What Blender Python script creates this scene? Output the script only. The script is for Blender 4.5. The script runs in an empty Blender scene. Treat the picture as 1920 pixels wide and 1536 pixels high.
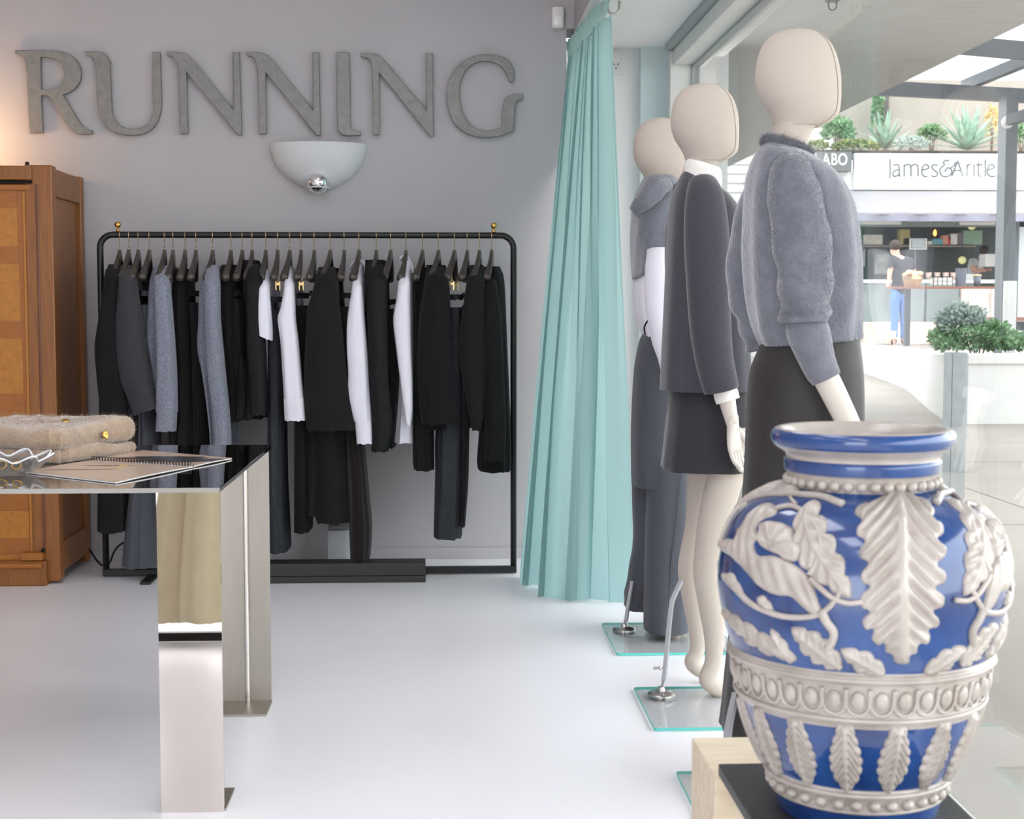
import bpy, bmesh, math, random
import numpy as np
from mathutils import Vector, Matrix
random.seed(7)
RNG = np.random.default_rng(11)
scene = bpy.context.scene
col = scene.collection

# ---------------------------------------------------------------- camera
F_PX, CAM_H = 2800.0, 1.17
YAW, PITCH = math.atan(130 / F_PX), math.atan(196 / F_PX)
CY = 768.0
cam_data = bpy.data.cameras.new('camera')
cam = bpy.data.objects.new('camera', cam_data)
col.objects.link(cam)
cam.location = (0, 0, CAM_H)
cam.rotation_euler = (math.pi / 2 - PITCH, 0, -YAW)
cam_data.sensor_fit = 'HORIZONTAL'
cam_data.sensor_width = 36
cam_data.lens = 36 * F_PX / 1920
cam_data.clip_start, cam_data.clip_end = 0.05, 200
cam_data.dof.use_dof = True
cam_data.dof.focus_distance = 5.3
cam_data.dof.aperture_fstop = 9.5
scene.camera = cam

# ---------------------------------------------------------------- world, light, exposure
scene.view_settings.view_transform = 'Standard'
scene.view_settings.look = 'None'
scene.view_settings.gamma = 1
scene.view_settings.use_curve_mapping = False
scene.view_settings.exposure = 0.55
world = bpy.data.worlds.new('overcast_sky')
scene.world = world
world.use_nodes = True
bg = world.node_tree.nodes['Background']
bg.inputs[0].default_value = (0.94, 0.965, 1.0, 1)
bg.inputs[1].default_value = 3.9
sun = bpy.data.objects.new('sun', bpy.data.lights.new('sun', 'SUN'))
col.objects.link(sun)
sun.data.energy = 1.0
sun.data.angle = math.radians(40)
sun.data.color = (1.0, 0.97, 0.93)
sun.rotation_euler = (math.radians(28), math.radians(30), 0)

def portal(name, loc, rot, sx, sy):
    l = bpy.data.lights.new(name, 'AREA')
    l.shape, l.size, l.size_y = 'RECTANGLE', sx, sy
    l.cycles.is_portal = True
    o = bpy.data.objects.new(name, l)
    col.objects.link(o)
    o.location, o.rotation_euler = loc, rot
portal('window_portal', (1.32, 2.6, 1.2), (0, math.pi / 2, 0), 2.5, 9.6)
portal('added_opening_portal', (-1.6, -2.35, 1.1), (math.pi / 2, 0, 0), 2.6, 2.2)  # portal at the added opening behind the camera

# ---------------------------------------------------------------- helpers
FW = np.array([math.sin(YAW) * math.cos(PITCH), math.cos(YAW) * math.cos(PITCH), -math.sin(PITCH)])
RT = np.array([math.cos(YAW), -math.sin(YAW), 0.0])
UP = np.cross(RT, FW)
def at(px, py, Y):
    """world point seen at a photo pixel on the plane y = Y"""
    d = FW + RT * (px - 960) / F_PX + UP * (CY - py) / F_PX
    return np.array([0, 0, CAM_H]) + d * (Y / d[1])
def ground(px, py, z=0.0):
    d = FW + RT * (px - 960) / F_PX + UP * (CY - py) / F_PX
    return np.array([0, 0, CAM_H]) + d * ((z - CAM_H) / d[2])

def lin(r, g, b):
    def c(v):
        v /= 255.0
        return v / 12.92 if v <= 0.04045 else ((v + 0.055) / 1.055) ** 2.4
    return (c(r), c(g), c(b))

MATS = {}
def mat(name, rgb, rough=0.6, metal=0.0, var=0.0, var_scale=8.0, bump=0.0, bump_scale=60.0, rgb2=None,
        stretch=None, sheen=0.0, coat=0.0, spec=0.5, trans=0.0, detail=4.0, contrast=None, bump_dist=0.01, subsurf=0.0):
    """procedural material; colours are sRGB 0-255"""
    if name in MATS:
        return MATS[name]
    m = bpy.data.materials.new(name)
    m.use_nodes = True
    nt = m.node_tree
    p = nt.nodes['Principled BSDF']
    base = lin(*rgb)
    p.inputs['Base Color'].default_value = (*base, 1)
    p.inputs['Roughness'].default_value = rough
    p.inputs['Metallic'].default_value = metal
    p.inputs['Specular IOR Level'].default_value = spec
    p.inputs['Sheen Weight'].default_value = sheen
    p.inputs['Coat Weight'].default_value = coat
    p.inputs['Transmission Weight'].default_value = trans
    if sheen:
        p.inputs['Sheen Roughness'].default_value = 0.4
    tc = nt.nodes.new('ShaderNodeTexCoord')
    mp = nt.nodes.new('ShaderNodeMapping')
    nt.links.new(tc.outputs['Object'], mp.inputs['Vector'])
    if stretch:
        mp.inputs['Scale'].default_value = stretch
    if var or rgb2:
        n = nt.nodes.new('ShaderNodeTexNoise')
        n.inputs['Scale'].default_value = var_scale
        n.inputs['Detail'].default_value = detail
        nt.links.new(mp.outputs['Vector'], n.inputs['Vector'])
        r = nt.nodes.new('ShaderNodeValToRGB')
        lo, hi = contrast or (0.3, 0.7)
        r.color_ramp.elements[0].position, r.color_ramp.elements[1].position = lo, hi
        if rgb2:
            a, b = base, lin(*rgb2)
        else:
            a = tuple(v * (1 - var) for v in base); b = tuple(min(1, v * (1 + var)) for v in base)
        r.color_ramp.elements[0].color = (*a, 1); r.color_ramp.elements[1].color = (*b, 1)
        nt.links.new(n.outputs['Fac'], r.inputs['Fac'])
        nt.links.new(r.outputs['Color'], p.inputs['Base Color'])
    if bump:
        nb = nt.nodes.new('ShaderNodeTexNoise')
        nb.inputs['Scale'].default_value = bump_scale
        nb.inputs['Detail'].default_value = 3
        nt.links.new(mp.outputs['Vector'], nb.inputs['Vector'])
        bp = nt.nodes.new('ShaderNodeBump')
        bp.inputs['Strength'].default_value = bump
        bp.inputs['Distance'].default_value = bump_dist
        nt.links.new(nb.outputs['Fac'], bp.inputs['Height'])
        nt.links.new(bp.outputs['Normal'], p.inputs['Normal'])
    MATS[name] = m
    return m

def emit_mat(name, rgb, strength):
    m = mat(name, rgb)
    p = m.node_tree.nodes['Principled BSDF']
    p.inputs['Emission Color'].default_value = (*lin(*rgb), 1)
    p.inputs['Emission Strength'].default_value = strength
    return m

def pane_mat(name, tint=(0.97, 0.99, 0.985), refl=1.0, ior=1.5):
    """thin clear glass: fresnel mix of a transparent and a mirror layer"""
    m = bpy.data.materials.new(name); m.use_nodes = True
    nt = m.node_tree; nt.nodes.clear()
    o = nt.nodes.new('ShaderNodeOutputMaterial'); mx = nt.nodes.new('ShaderNodeMixShader')
    t = nt.nodes.new('ShaderNodeBsdfTransparent'); g = nt.nodes.new('ShaderNodeBsdfGlossy'); fr = nt.nodes.new('ShaderNodeFresnel')
    t.inputs[0].default_value = (*tint, 1); g.inputs['Roughness'].default_value = 0.0
    g.inputs['Color'].default_value = (refl, refl, refl, 1); fr.inputs[0].default_value = ior
    gm = nt.nodes.new('ShaderNodeNewGeometry'); mi = nt.nodes.new('ShaderNodeMix')     # same index seen from either side
    mi.inputs[2].default_value, mi.inputs[3].default_value = ior, 1 / ior
    nt.links.new(gm.outputs['Backfacing'], mi.inputs[0]); nt.links.new(mi.outputs[0], fr.inputs[0])
    nt.links.new(fr.outputs[0], mx.inputs[0]); nt.links.new(t.outputs[0], mx.inputs[1]); nt.links.new(g.outputs[0], mx.inputs[2])
    nt.links.new(mx.outputs[0], o.inputs[0])
    MATS[name] = m
    return m

BASE = {}
def thing(name, loc, label=None, cat=None, group=None, kind=None):
    o = bpy.data.objects.new(name, None)
    o.empty_display_size = 0.05
    col.objects.link(o)
    o.location = tuple(float(v) for v in loc)
    BASE[o.name] = np.array(o.location, float)
    tag(o, label, cat, group, kind)
    return o
def tag(o, label=None, cat=None, group=None, kind=None):
    if label: o['label'] = label
    if cat: o['category'] = cat
    if group: o['group'] = group
    if kind: o['kind'] = kind
    return o
def obj(name, geo, m, parent=None, smooth=False, label=None, cat=None, group=None, kind=None, origin=None, sharp=None):
    """geo = (verts, faces) in world coordinates -> ONE mesh object"""
    v, f = geo
    v = np.asarray(v, float)
    if parent is not None:
        b = BASE[parent.name]
    elif origin is not None:
        b = np.array(origin, float)
    else:
        b = np.array([(v[:, 0].min() + v[:, 0].max()) / 2, (v[:, 1].min() + v[:, 1].max()) / 2, v[:, 2].min()])
    me = bpy.data.meshes.new(name)
    me.from_pydata((v - b).tolist(), [], f)
    if smooth:
        me.polygons.foreach_set('use_smooth', [True] * len(me.polygons))
    me.update()
    if m is not None:
        me.materials.append(m)
    o = bpy.data.objects.new(name, me)
    col.objects.link(o)
    if parent is not None:
        o.parent = parent
    else:
        o.location = b
    BASE[o.name] = b
    if smooth and sharp:
        me.set_sharp_from_angle(angle=math.radians(sharp))
    tag(o, label, cat, group, kind)
    return o
def struct(name, geo, m, smooth=False, parent=None):
    return obj(name, geo, m, parent, smooth, kind=None if parent else 'structure')

def join(*gs):
    V, F, n = [], [], 0
    for v, f in gs:
        v = np.asarray(v, float)
        V.append(v); F += [tuple(i + n for i in q) for q in f]; n += len(v)
    return np.concatenate(V), F
def box(x0, x1, y0, y1, z0, z1, bev=0.0):
    if x0 > x1: x0, x1 = x1, x0
    if y0 > y1: y0, y1 = y1, y0
    if bev <= 0:
        v = [(x, y, z) for z in (z0, z1) for y in (y0, y1) for x in (x0, x1)]
        return np.array(v, float), [(0, 2, 3, 1), (4, 5, 7, 6), (0, 1, 5, 4), (2, 6, 7, 3), (0, 4, 6, 2), (1, 3, 7, 5)]
    bm = bmesh.new()
    bmesh.ops.create_cube(bm, size=1)
    for q in bm.verts:
        q.co = ((x0 + x1) / 2 + q.co.x * (x1 - x0), (y0 + y1) / 2 + q.co.y * (y1 - y0), (z0 + z1) / 2 + q.co.z * (z1 - z0))
    bev = min(bev, 0.45 * min(x1 - x0, y1 - y0, z1 - z0))
    bmesh.ops.bevel(bm, geom=bm.edges[:], offset=bev, segments=2, affect='EDGES', profile=0.5)
    bm.verts.index_update()
    g = (np.array([q.co[:] for q in bm.verts]), [tuple(w.index for w in q.verts) for q in bm.faces])
    bm.free()
    return g
def rotz(g, a, c):
    v, f = g
    v = np.asarray(v, float).copy(); c = np.asarray(c, float)
    x, y = v[:, 0] - c[0], v[:, 1] - c[1]
    v[:, 0] = c[0] + x * math.cos(a) - y * math.sin(a); v[:, 1] = c[1] + x * math.sin(a) + y * math.cos(a)
    return v, f
def loft(rings, cap=True, closed=True):
    n = len(rings[0]); V = np.concatenate([np.asarray(r, float) for r in rings]); F = []
    for i in range(len(rings) - 1):
        for j in range(n if closed else n - 1):
            k = (j + 1) % n
            F.append((i * n + j, i * n + k, (i + 1) * n + k, (i + 1) * n + j))
    if cap and closed:
        F.append(tuple(range(n - 1, -1, -1))); F.append(tuple(range((len(rings) - 1) * n, len(rings) * n)))
    return V, F
def tube(path, rad, n=8, cap=True, closed=False, flat=None):
    """tube along a 3-D path; rad scalar or list; flat = (axis vector, factor) squashes the section along an axis"""
    P = np.asarray(path, float); m = len(P)
    R = np.full(m, rad, float) if np.isscalar(rad) else np.asarray(rad, float)
    T = np.gradient(P, axis=0) if not closed else np.roll(P, -1, 0) - np.roll(P, 1, 0)
    T /= np.linalg.norm(T, axis=1)[:, None] + 1e-12
    ref = np.array([0, 0, 1.0]) if abs(T[0][2]) < 0.9 else np.array([1.0, 0, 0])
    u = np.cross(T[0], ref); u /= np.linalg.norm(u)
    rings = []
    for i in range(m):
        u = u - T[i] * (u @ T[i]); u /= np.linalg.norm(u) + 1e-12
        w = np.cross(T[i], u)
        a = np.arange(n) * 2 * math.pi / n
        r = np.cos(a)[:, None] * u * R[i] + np.sin(a)[:, None] * w * R[i]
        if flat is not None:
            ax = np.asarray(flat[0], float); r = r - np.outer(r @ ax, ax) * (1 - flat[1])
        rings.append(P[i] + r)
    if closed:
        rings.append(rings[0])
        return loft(rings, cap=False)
    return loft(rings, cap)
def lathe(prof, c, n=32, a0=0.0, a1=2 * math.pi, cap=True):
    """prof = [(radius, z)]"""
    full = abs(a1 - a0 - 2 * math.pi) < 1e-6
    k = n if full else n + 1
    a = a0 + (a1 - a0) * np.arange(k) / n
    rings = [np.stack([c[0] + r * np.cos(a), c[1] + r * np.sin(a), np.full(k, c[2] + z)], 1) for r, z in prof]
    return loft(rings, cap=cap and full, closed=full)
def ball(c, r, n=16, m=10, sz=1.0):
    return lathe([(max(1e-4, r * math.sin(t)), -r * sz * math.cos(t)) for t in np.linspace(0.02, math.pi - 0.02, m)], c, n)
def crom(pts, k=6, closed=False):
    """Catmull-Rom resampling of a point list"""
    P = np.asarray(pts, float); n = len(P)
    idx = range(n if closed else n - 1); out = []
    for i in idx:
        p0 = P[(i - 1) % n] if closed or i > 0 else 2 * P[0] - P[1]
        p1, p2 = P[i], P[(i + 1) % n]
        p3 = P[(i + 2) % n] if closed or i + 2 < n else 2 * P[-1] - P[-2]
        for t in np.arange(k) / k:
            out.append(0.5 * (2 * p1 + (p2 - p0) * t + (2 * p0 - 5 * p1 + 4 * p2 - p3) * t ** 2 + (3 * p1 - p0 - 3 * p2 + p3) * t ** 3))
    if not closed:
        out.append(P[-1])
    return np.array(out)
def prism(poly, axis, lo, hi):
    """extrude a 2-D polygon [(a, b)] along x, y or z"""
    n = len(poly)
    def p(a, b, t): return {'x': (t, a, b), 'y': (a, t, b), 'z': (a, b, t)}[axis]
    v = [p(a, b, lo) for a, b in poly] + [p(a, b, hi) for a, b in poly]
    f = [tuple(range(n - 1, -1, -1)), tuple(range(n, 2 * n))] + [(i, (i + 1) % n, n + (i + 1) % n, n + i) for i in range(n)]
    return np.array(v, float), f
def curve_solid(splines, depth, bev=0.0):
    """filled 2-D outlines (with holes) -> (verts, faces) in local x/y with thickness along z"""
    cu = bpy.data.curves.new('outline', 'CURVE'); cu.dimensions = '2D'; cu.fill_mode = 'BOTH'
    cu.extrude = depth / 2; cu.bevel_depth = bev; cu.bevel_resolution = 1
    for s in splines:
        sp = cu.splines.new('POLY'); sp.points.add(len(s) - 1); sp.use_cyclic_u = True
        for q, (a, b) in zip(sp.points, s): q.co = (a, b, 0, 1)
    o = bpy.data.objects.new('outline', cu); col.objects.link(o)
    dg = bpy.context.evaluated_depsgraph_get()
    me = o.evaluated_get(dg).to_mesh()
    g = (np.array([v.co[:] for v in me.vertices]), [tuple(q.vertices) for q in me.polygons])
    o.evaluated_get(dg).to_mesh_clear()
    bpy.data.objects.remove(o); bpy.data.curves.remove(cu)
    return g
def text_geo(body, size, depth, bold=0.0, space=1.0):
    cu = bpy.data.curves.new('text', 'FONT'); cu.body = body; cu.size = size; cu.extrude = depth / 2; cu.space_character = space; cu.offset = bold
    cu.align_x, cu.align_y = 'CENTER', 'CENTER'
    o = bpy.data.objects.new('text', cu); col.objects.link(o)
    dg = bpy.context.evaluated_depsgraph_get()
    me = o.evaluated_get(dg).to_mesh()
    g = (np.array([v.co[:] for v in me.vertices]), [tuple(q.vertices) for q in me.polygons])
    o.evaluated_get(dg).to_mesh_clear()
    bpy.data.objects.remove(o); bpy.data.curves.remove(cu)
    return g
def stand(g, o, sx=1.0):
    """local x/y plane -> world x/z facing -y, at origin o"""
    v, f = g
    return np.stack([o[0] + v[:, 0] * sx, o[1] - v[:, 2], o[2] + v[:, 1]], 1), f
def copy_tree(root, loc, rz, **kw):
    def dup(o, par):
        c = o.copy(); col.objects.link(c); c.parent = par
        for ch in o.children: dup(ch, c)
        return c
    r = dup(root, None); r.location = loc; r.rotation_euler = (0, 0, rz)
    tag(r, **kw)
    return r
def noise1(x, seed=0):
    """cheap smooth pseudo-noise in -1..1"""
    x = np.asarray(x, float)
    return (np.sin(x * 1.7 + seed * 1.3) + np.sin(x * 3.1 + seed * 2.9) * 0.6 + np.sin(x * 5.3 + seed * 0.7) * 0.35) / 1.95
# ================================================================ the setting: room shell
WALL_Y = 6.85
M_wall = mat('wall_paint', (178, 175, 177), 0.85, var=0.03, var_scale=2.5, bump=0.06, bump_scale=90)
M_bay = mat('bay_paint', (232, 230, 230), 0.8, var=0.02, var_scale=3)
M_blue = mat('pale_blue_plaster', (203, 216, 218), 0.7, var=0.05, var_scale=9, bump=0.5, bump_scale=14, bump_dist=0.01)
M_floor = mat('white_painted_floor', (242, 240, 244), 0.32, var=0.025, var_scale=1.6, bump=0.03, bump_scale=30, spec=0.4)
M_frame = mat('window_frame_paint', (216, 214, 211), 0.5, var=0.02)
M_frame_grey = mat('window_head_paint', (160, 165, 165), 0.55, var=0.03)
M_glass = pane_mat('window_glass', refl=0.55)
struct('floor', box(-4.2, 1.2, -2.4, 7.5, -0.12, 0.0), M_floor)
struct('wall_back', join(box(-4.2, 0.565, WALL_Y, WALL_Y + 0.25, 0, 3.3), box(0.565, 0.62, WALL_Y, WALL_Y + 0.25, 2.42, 3.3)), M_wall)
struct('baseboard_back', join(box(-4.2, 0.565, WALL_Y - 0.012, WALL_Y, 0, 0.052, 0.003)), M_wall)
struct('wall_left', box(-4.4, -4.2, -2.4, 7.1, 0, 3.3), M_wall)
struct('ceiling', box(-4.4, 0.62, -2.6, 7.1, 3.3, 3.4), M_bay)
# window bay: lower ceiling, back wall with a plaster pilaster, bulkhead face
struct('wall_bay', box(0.555, 1.09, 7.25, 7.45, 0, 2.42), M_bay)
struct('wall_bay_return', box(0.545, 0.565, WALL_Y + 0.001, 7.27, 0, 2.42), M_bay)
struct('wall_pilaster', box(0.95, 1.12, 7.19, 7.25, 0, 2.4), M_blue)
struct('ceiling_bay', box(0.62, 1.4, -2.4, 7.45, 2.4, 2.5), M_bay)
struct('wall_bulkhead', box(0.60, 0.62, -2.4, 7.1, 2.4, 3.4), M_wall)
# behind the camera: the shop's unseen street front, with an opening added and widened to let in light
struct('wall_front', join(box(-4.4, -2.9, -2.6, -2.4, 0, 3.3), box(-2.9, -0.3, -2.6, -2.4, 2.2, 3.3), box(-0.3, 1.3, -2.6, -2.4, 0, 3.3)), M_bay)
# window_1: frame, head, sill, mullions and glass
WX = 1.19
w1 = thing('window_1', (WX, 2.0, 0), kind='structure')
obj('jamb', box(WX - 0.115, WX + 0.03, 7.09, 7.17, 0, 2.36, 0.004), M_frame, w1)
obj('head', box(WX - 0.10, WX + 0.02, -2.4, 7.17, 2.30, 2.37, 0.004), M_frame, w1)
obj('blind_cassette', box(WX - 0.135, WX - 0.02, -2.4, 7.13, 2.372, 2.40, 0.003), M_frame_grey, w1)
obj('sill', box(WX - 0.014, WX + 0.014, -2.4, 7.13, -0.02, 0.008), M_frame, w1)
obj('glazing_bead', join(box(WX - 0.012, WX + 0.02, -2.4, 7.09, 2.285, 2.30), box(WX - 0.012, WX + 0.02, 7.075, 7.09, 0.008, 2.30)), M_frame_grey, w1)
obj('pane', box(WX - 0.005, WX + 0.005, -2.4, 7.09, 0.008, 2.30), M_glass, w1)
# bracket with a shackle on the bay ceiling
M_white = mat('white_plastic', (226, 224, 222), 0.45)
M_steel = mat('brushed_steel', (190, 188, 184), 0.28, 1.0, var=0.05, var_scale=40)
sh = thing('ceiling_shackle', (0.66, 6.07, 2.40), 'white steel plate with a U-shaped shackle on the bay ceiling', 'shackle')
c = at(1150, 8, 6.07)
obj('plate', box(c[0] - 0.035, c[0] + 0.035, 6.04, 6.10, 2.40 - 0.012, 2.40, 0.003), M_white, sh)
ang = np.linspace(0, math.pi, 12)
pth = [(c[0] - 0.024, 6.07, 2.39)] + [(c[0] - 0.024 * math.cos(a), 6.07, 2.362 - 0.024 * math.sin(a)) for a in ang] + [(c[0] + 0.024, 6.07, 2.39)]
obj('bow', tube(pth, 0.005, 8), M_steel, sh, True)
# motion sensor on the back wall
a, b = at(1034, 13, WALL_Y - 0.02), at(1057, 55, WALL_Y - 0.02)
ms = thing('motion_sensor', ((a[0] + b[0]) / 2, WALL_Y, b[2]), 'small white motion sensor high on the grey wall', 'sensor')
obj('housing', box(a[0], b[0], WALL_Y - 0.05, WALL_Y, b[2], a[2], 0.012), M_white, ms, True, sharp=40)
obj('lens', box(a[0] + 0.01, b[0] - 0.01, WALL_Y - 0.056, WALL_Y - 0.045, b[2] + 0.012, b[2] + 0.055, 0.004), mat('sensor_lens', (240, 240, 238), 0.25), ms, True, sharp=40)
# power socket on the bay wall
a, b = at(1134, 97, 7.24), at(1168, 141, 7.24)
so = thing('power_socket', ((a[0] + b[0]) / 2, 7.25, b[2]), 'white power socket on the bay wall beside the curtain', 'socket')
obj('plate', box(a[0], b[0], 7.24, 7.25, b[2], a[2], 0.003), M_white, so)
cx_, cz_ = at(1155, 124, 7.24)[[0, 2]]
M_dark = mat('dark_slot', (30, 30, 30), 0.6)
for dx, dz, an in ((-0.010, 0.008, 0.5), (0.010, 0.008, -0.5), (0, -0.010, 0)):
    g = prism([(-0.0018, -0.006), (0.0018, -0.006), (0.0018, 0.006), (-0.0018, 0.006)], 'y', 7.2385, 7.2405)
    v = g[0].copy(); x, z = v[:, 0].copy(), v[:, 2].copy()
    v[:, 0] = cx_ + dx + x * math.cos(an) - z * math.sin(an); v[:, 2] = cz_ + dz + x * math.sin(an) + z * math.cos(an)
    obj('pin_slot', (v, g[1]), M_dark, so)

# unseen glowing panels added on the ceiling to brighten the floor
M_fill = emit_mat('fill_panel_glow', (250, 250, 255), 4.0)
for k, (lx, ly) in enumerate(((-0.2, 0.3), (-0.2, 2.3), (-0.2, 4.3), (-2.6, 1.4), (-0.2, -1.5), (-2.6, -1.2))):
    cl = thing('fill_panel', (lx, ly, 3.27), ('added flat ceiling fill panel above the camera', 'added flat ceiling fill panel above the near table edge', 'added flat ceiling fill panel between table and rail', 'added flat ceiling fill panel near the left wall', 'added flat ceiling fill panel behind the camera', 'added flat ceiling fill panel in the rear left corner')[k], 'fill light', 'added ceiling fill panels')
    obj('frame', join(box(lx - 0.32, lx - 0.30, ly - 0.62, ly + 0.62, 3.265, 3.30), box(lx + 0.30, lx + 0.32, ly - 0.62, ly + 0.62, 3.265, 3.30), box(lx - 0.30, lx + 0.30, ly - 0.62, ly - 0.60, 3.265, 3.30), box(lx - 0.30, lx + 0.30, ly + 0.60, ly + 0.62, 3.265, 3.30)), M_white, cl)
    obj('diffuser', box(lx - 0.299, lx + 0.299, ly - 0.599, ly + 0.599, 3.27, 3.285), M_fill, cl)
# ================================================================ steel wall lettering
M_letter = mat('hammered_grey_metal', (128, 127, 124), 0.5, 0.35, var=0.12, var_scale=30, bump=0.5, bump_scale=45, bump_dist=0.006)
def outline(pts):
    """points (x, y[, 1 = sharp corner]); smooth runs are resampled between the corners"""
    n = len(pts); sharp = [i for i, p in enumerate(pts) if len(p) > 2]
    if not sharp:
        return crom([p[:2] for p in pts], 5, True)
    out = []
    for a, b in zip(sharp, sharp[1:] + [sharp[0] + n]):
        run = [pts[i % n][:2] for i in range(a, b + 1)]
        out += list(crom(run, 5)[:-1]) if len(run) > 2 else [np.array(run[0], float)]
    return np.array(out)
S = 1920 / 700
LET = {
 'R': [[(80,97,1),(190,97),(270,98),(330,107),(375,130),(405,170),(413,220),(402,262),(370,298),(318,322,1),(345,362),(385,430),(420,482),(445,503),(472,510,1),(470,522,1),(430,524),(395,517),(360,490),(312,420),(275,350),(245,324),(208,322,1),(217,516,1),(155,517,1),(149,420),(141,230),(131,150),(115,122),(82,108,1)],
       [(205,126,1),(240,126),(285,137),(318,167),(333,212),(325,260),(300,288),(255,300),(208,297,1)]],
 'U': [[(440,103,1),(500,103),(530,110),(552,130),(562,165),(563,220),(572,400),(585,445),(615,482),(660,500),(710,500),(750,485),(780,450),(792,400),(790,300),(788,107,1),(820,107,1),(826,300),(826,380),(815,440),(790,485),(750,515),(700,528),(640,527),(590,512),(545,475),(515,420),(503,350),(497,200),(490,150),(475,125),(445,115,1)]],
 'N': [[(860,104,1),(920,106),(960,118),(992,146,1),(1205,412,1),(1200,107,1),(1228,107,1),(1240,528,1),(1226,526,1),(955,197,1),(963,520,1),(933,522,1),(928,400),(922,210),(913,160),(895,130),(862,117,1)]],
 'N2': [[(1272,105,1),(1330,107),(1370,120),(1400,146,1),(1613,412,1),(1612,107,1),(1637,107,1),(1645,530,1),(1630,528,1),(1362,197,1),(1368,520,1),(1338,522,1),(1334,400),(1328,210),(1320,160),(1305,130),(1274,118,1)]],
 'I': [[(1737,107,1),(1793,107,1),(1797,300),(1799,470),(1812,503),(1853,515,1),(1853,528,1),(1780,530),(1752,516),(1739,480),(1735,300)]],
 'N3': [[(322,277,1),(375,278),(415,291),(447,322,1),(662,578,1),(658,277,1),(685,277,1),(690,697,1),(678,697,1),(410,365,1),(413,690,1),(388,690,1),(384,480),(379,340),(364,302),(325,289,1)]],
 'G': [[(1098,418,1),(1104,385),(1098,345),(1070,308),(1010,287),(950,284),(890,297),(830,335),(785,395),(764,470),(770,550),(795,620),(850,675),(920,700),(980,704),(1050,692),(1104,668,1),(1107,600),(1110,550),(1122,516),(1148,503,1),(1148,487,1),(1095,492),(1064,514),(1052,560),(1048,655,1),(1010,670),(950,676),(892,652),(850,600),(829,530),(823,460),(840,390),(880,337),(930,314),(980,312),(1030,328),(1062,362),(1085,416,1)]],
}
NAMES = [('R', 'first', 'R'), ('U', 'second', 'U'), ('N', 'third', 'N'), ('N2', 'fourth', 'N'), ('I', 'fifth', 'I'), ('N3', 'sixth', 'N'), ('G', 'last', 'G')]
for key, nth, ch in NAMES:
    spl = []
    for s in LET[key]:
        q = outline(s)
        px = q[:, 0] / S + (560 if key in ('N3', 'G') else 0); py = q[:, 1] / S + (0 if key in ('N3', 'G') else 60)
        spl.append([tuple(at(x, y, WALL_Y - 0.035)[[0, 2]]) for x, y in zip(px, py)])
    g = stand(curve_solid(spl, 0.016, 0.003), (0, WALL_Y - 0.026, 0))
    t = thing('wall_letter', (g[0][:, 0].mean(), WALL_Y, g[0][:, 2].min()), f'grey hammered metal letter {ch}, {nth} of the seven on the wall', 'letter', 'metal letters on the back wall')
    obj('letter_face', g, M_letter, t)
    xs, zs = g[0][:, 0], g[0][:, 2]
    for q in (0.12, 0.88):   # stand-off pins
        zt = zs.min() + q * (zs.max() - zs.min()); i = np.argmin(abs(zs - zt) + 0.3 * abs(xs - np.median(xs)))
        obj('stand_off_pin', tube([(xs[i], WALL_Y - 0.02, zs[i]), (xs[i], WALL_Y, zs[i])], 0.004, 6), M_steel, t)

# ================================================================ plaster wall light under the lettering
M_plaster = mat('white_plaster', (204, 206, 207), 0.75, var=0.02)
M_chrome = mat('chrome', (235, 235, 235), 0.04, 1.0)
c = at(597, 270, WALL_Y - 0.02); rw = (at(688, 270, WALL_Y - 0.02) - at(505, 270, WALL_Y - 0.02))[0] / 2
wl = thing('wall_light', (c[0], WALL_Y, c[2] - rw * 0.93), 'white plaster half-bowl uplighter with a mirrored bulb under the lettering', 'wall light')
T = np.linspace(0.0, math.pi / 2, 15)
outer = [(rw * math.cos(t) ** 1.08 if t < 1.56 else 0.012, -rw * 0.95 * math.sin(t)) for t in T]
def half_bowl(prof, sy, y0):
    a = np.linspace(math.pi, 2 * math.pi, 33)
    return [np.stack([c[0] + r * np.cos(a), y0 + r * sy * np.sin(a), np.full(33, c[2] + z)], 1) for r, z in prof]
shell = half_bowl(outer[::-1], 0.62, WALL_Y) + half_bowl([(r * 0.94, z * 0.94) for r, z in outer], 0.62, WALL_Y)
obj('shade', loft(shell, closed=False), M_plaster, wl, True, sharp=50)
kb = at(597, 345, WALL_Y - 0.05)
obj('bulb_collar', lathe([(0.058, -0.016), (0.060, -0.018), (0.046, -0.024), (0.02, -0.026)], (kb[0], WALL_Y - 0.066, kb[2]), 24), M_plaster, wl, True)
obj('mirrored_bulb', ball((kb[0], WALL_Y - 0.076, kb[2] + 0.004), 0.050, 24, 14), M_chrome, wl, True)
# ================================================================ oak wardrobe
def wood(name, rgb, rgb2, stretch=(14, 14, 1.2), rough=0.42):
    return mat(name, rgb, rough, rgb2=rgb2, var_scale=5, stretch=stretch, detail=8, contrast=(0.25, 0.75), bump=0.08, bump_scale=30, coat=0.15)
M_oak = wood('oak_frame', (116, 66, 16), (150, 90, 26))
M_oak_dark = wood('oak_dark_moulding', (86, 42, 14), (112, 60, 24))
M_oak_light = wood('oak_light_veneer', (160, 98, 20), (184, 120, 34), (9, 9, 9))
M_oak_mid = wood('oak_mid_veneer', (142, 80, 14), (164, 98, 24), (3, 3, 30))
M_iron = mat('dark_iron', (28, 25, 22), 0.4, 0.6)
WR, WF, WB, WT = -1.605, 6.29, 6.83, 1.745
wd = thing('wardrobe', (-2.2, 6.5, 0), 'golden oak wardrobe with checkered veneer door at the left wall', 'wardrobe')
obj('carcass', box(-2.75, WR - 0.03, WF + 0.03, WB - 0.02, 0.04, WT - 0.03), M_oak_dark, wd)
obj('corner_post', box(WR - 0.115, WR, WF - 0.005, WF + 0.065, 0.012, WT, 0.006), M_oak, wd)
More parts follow.
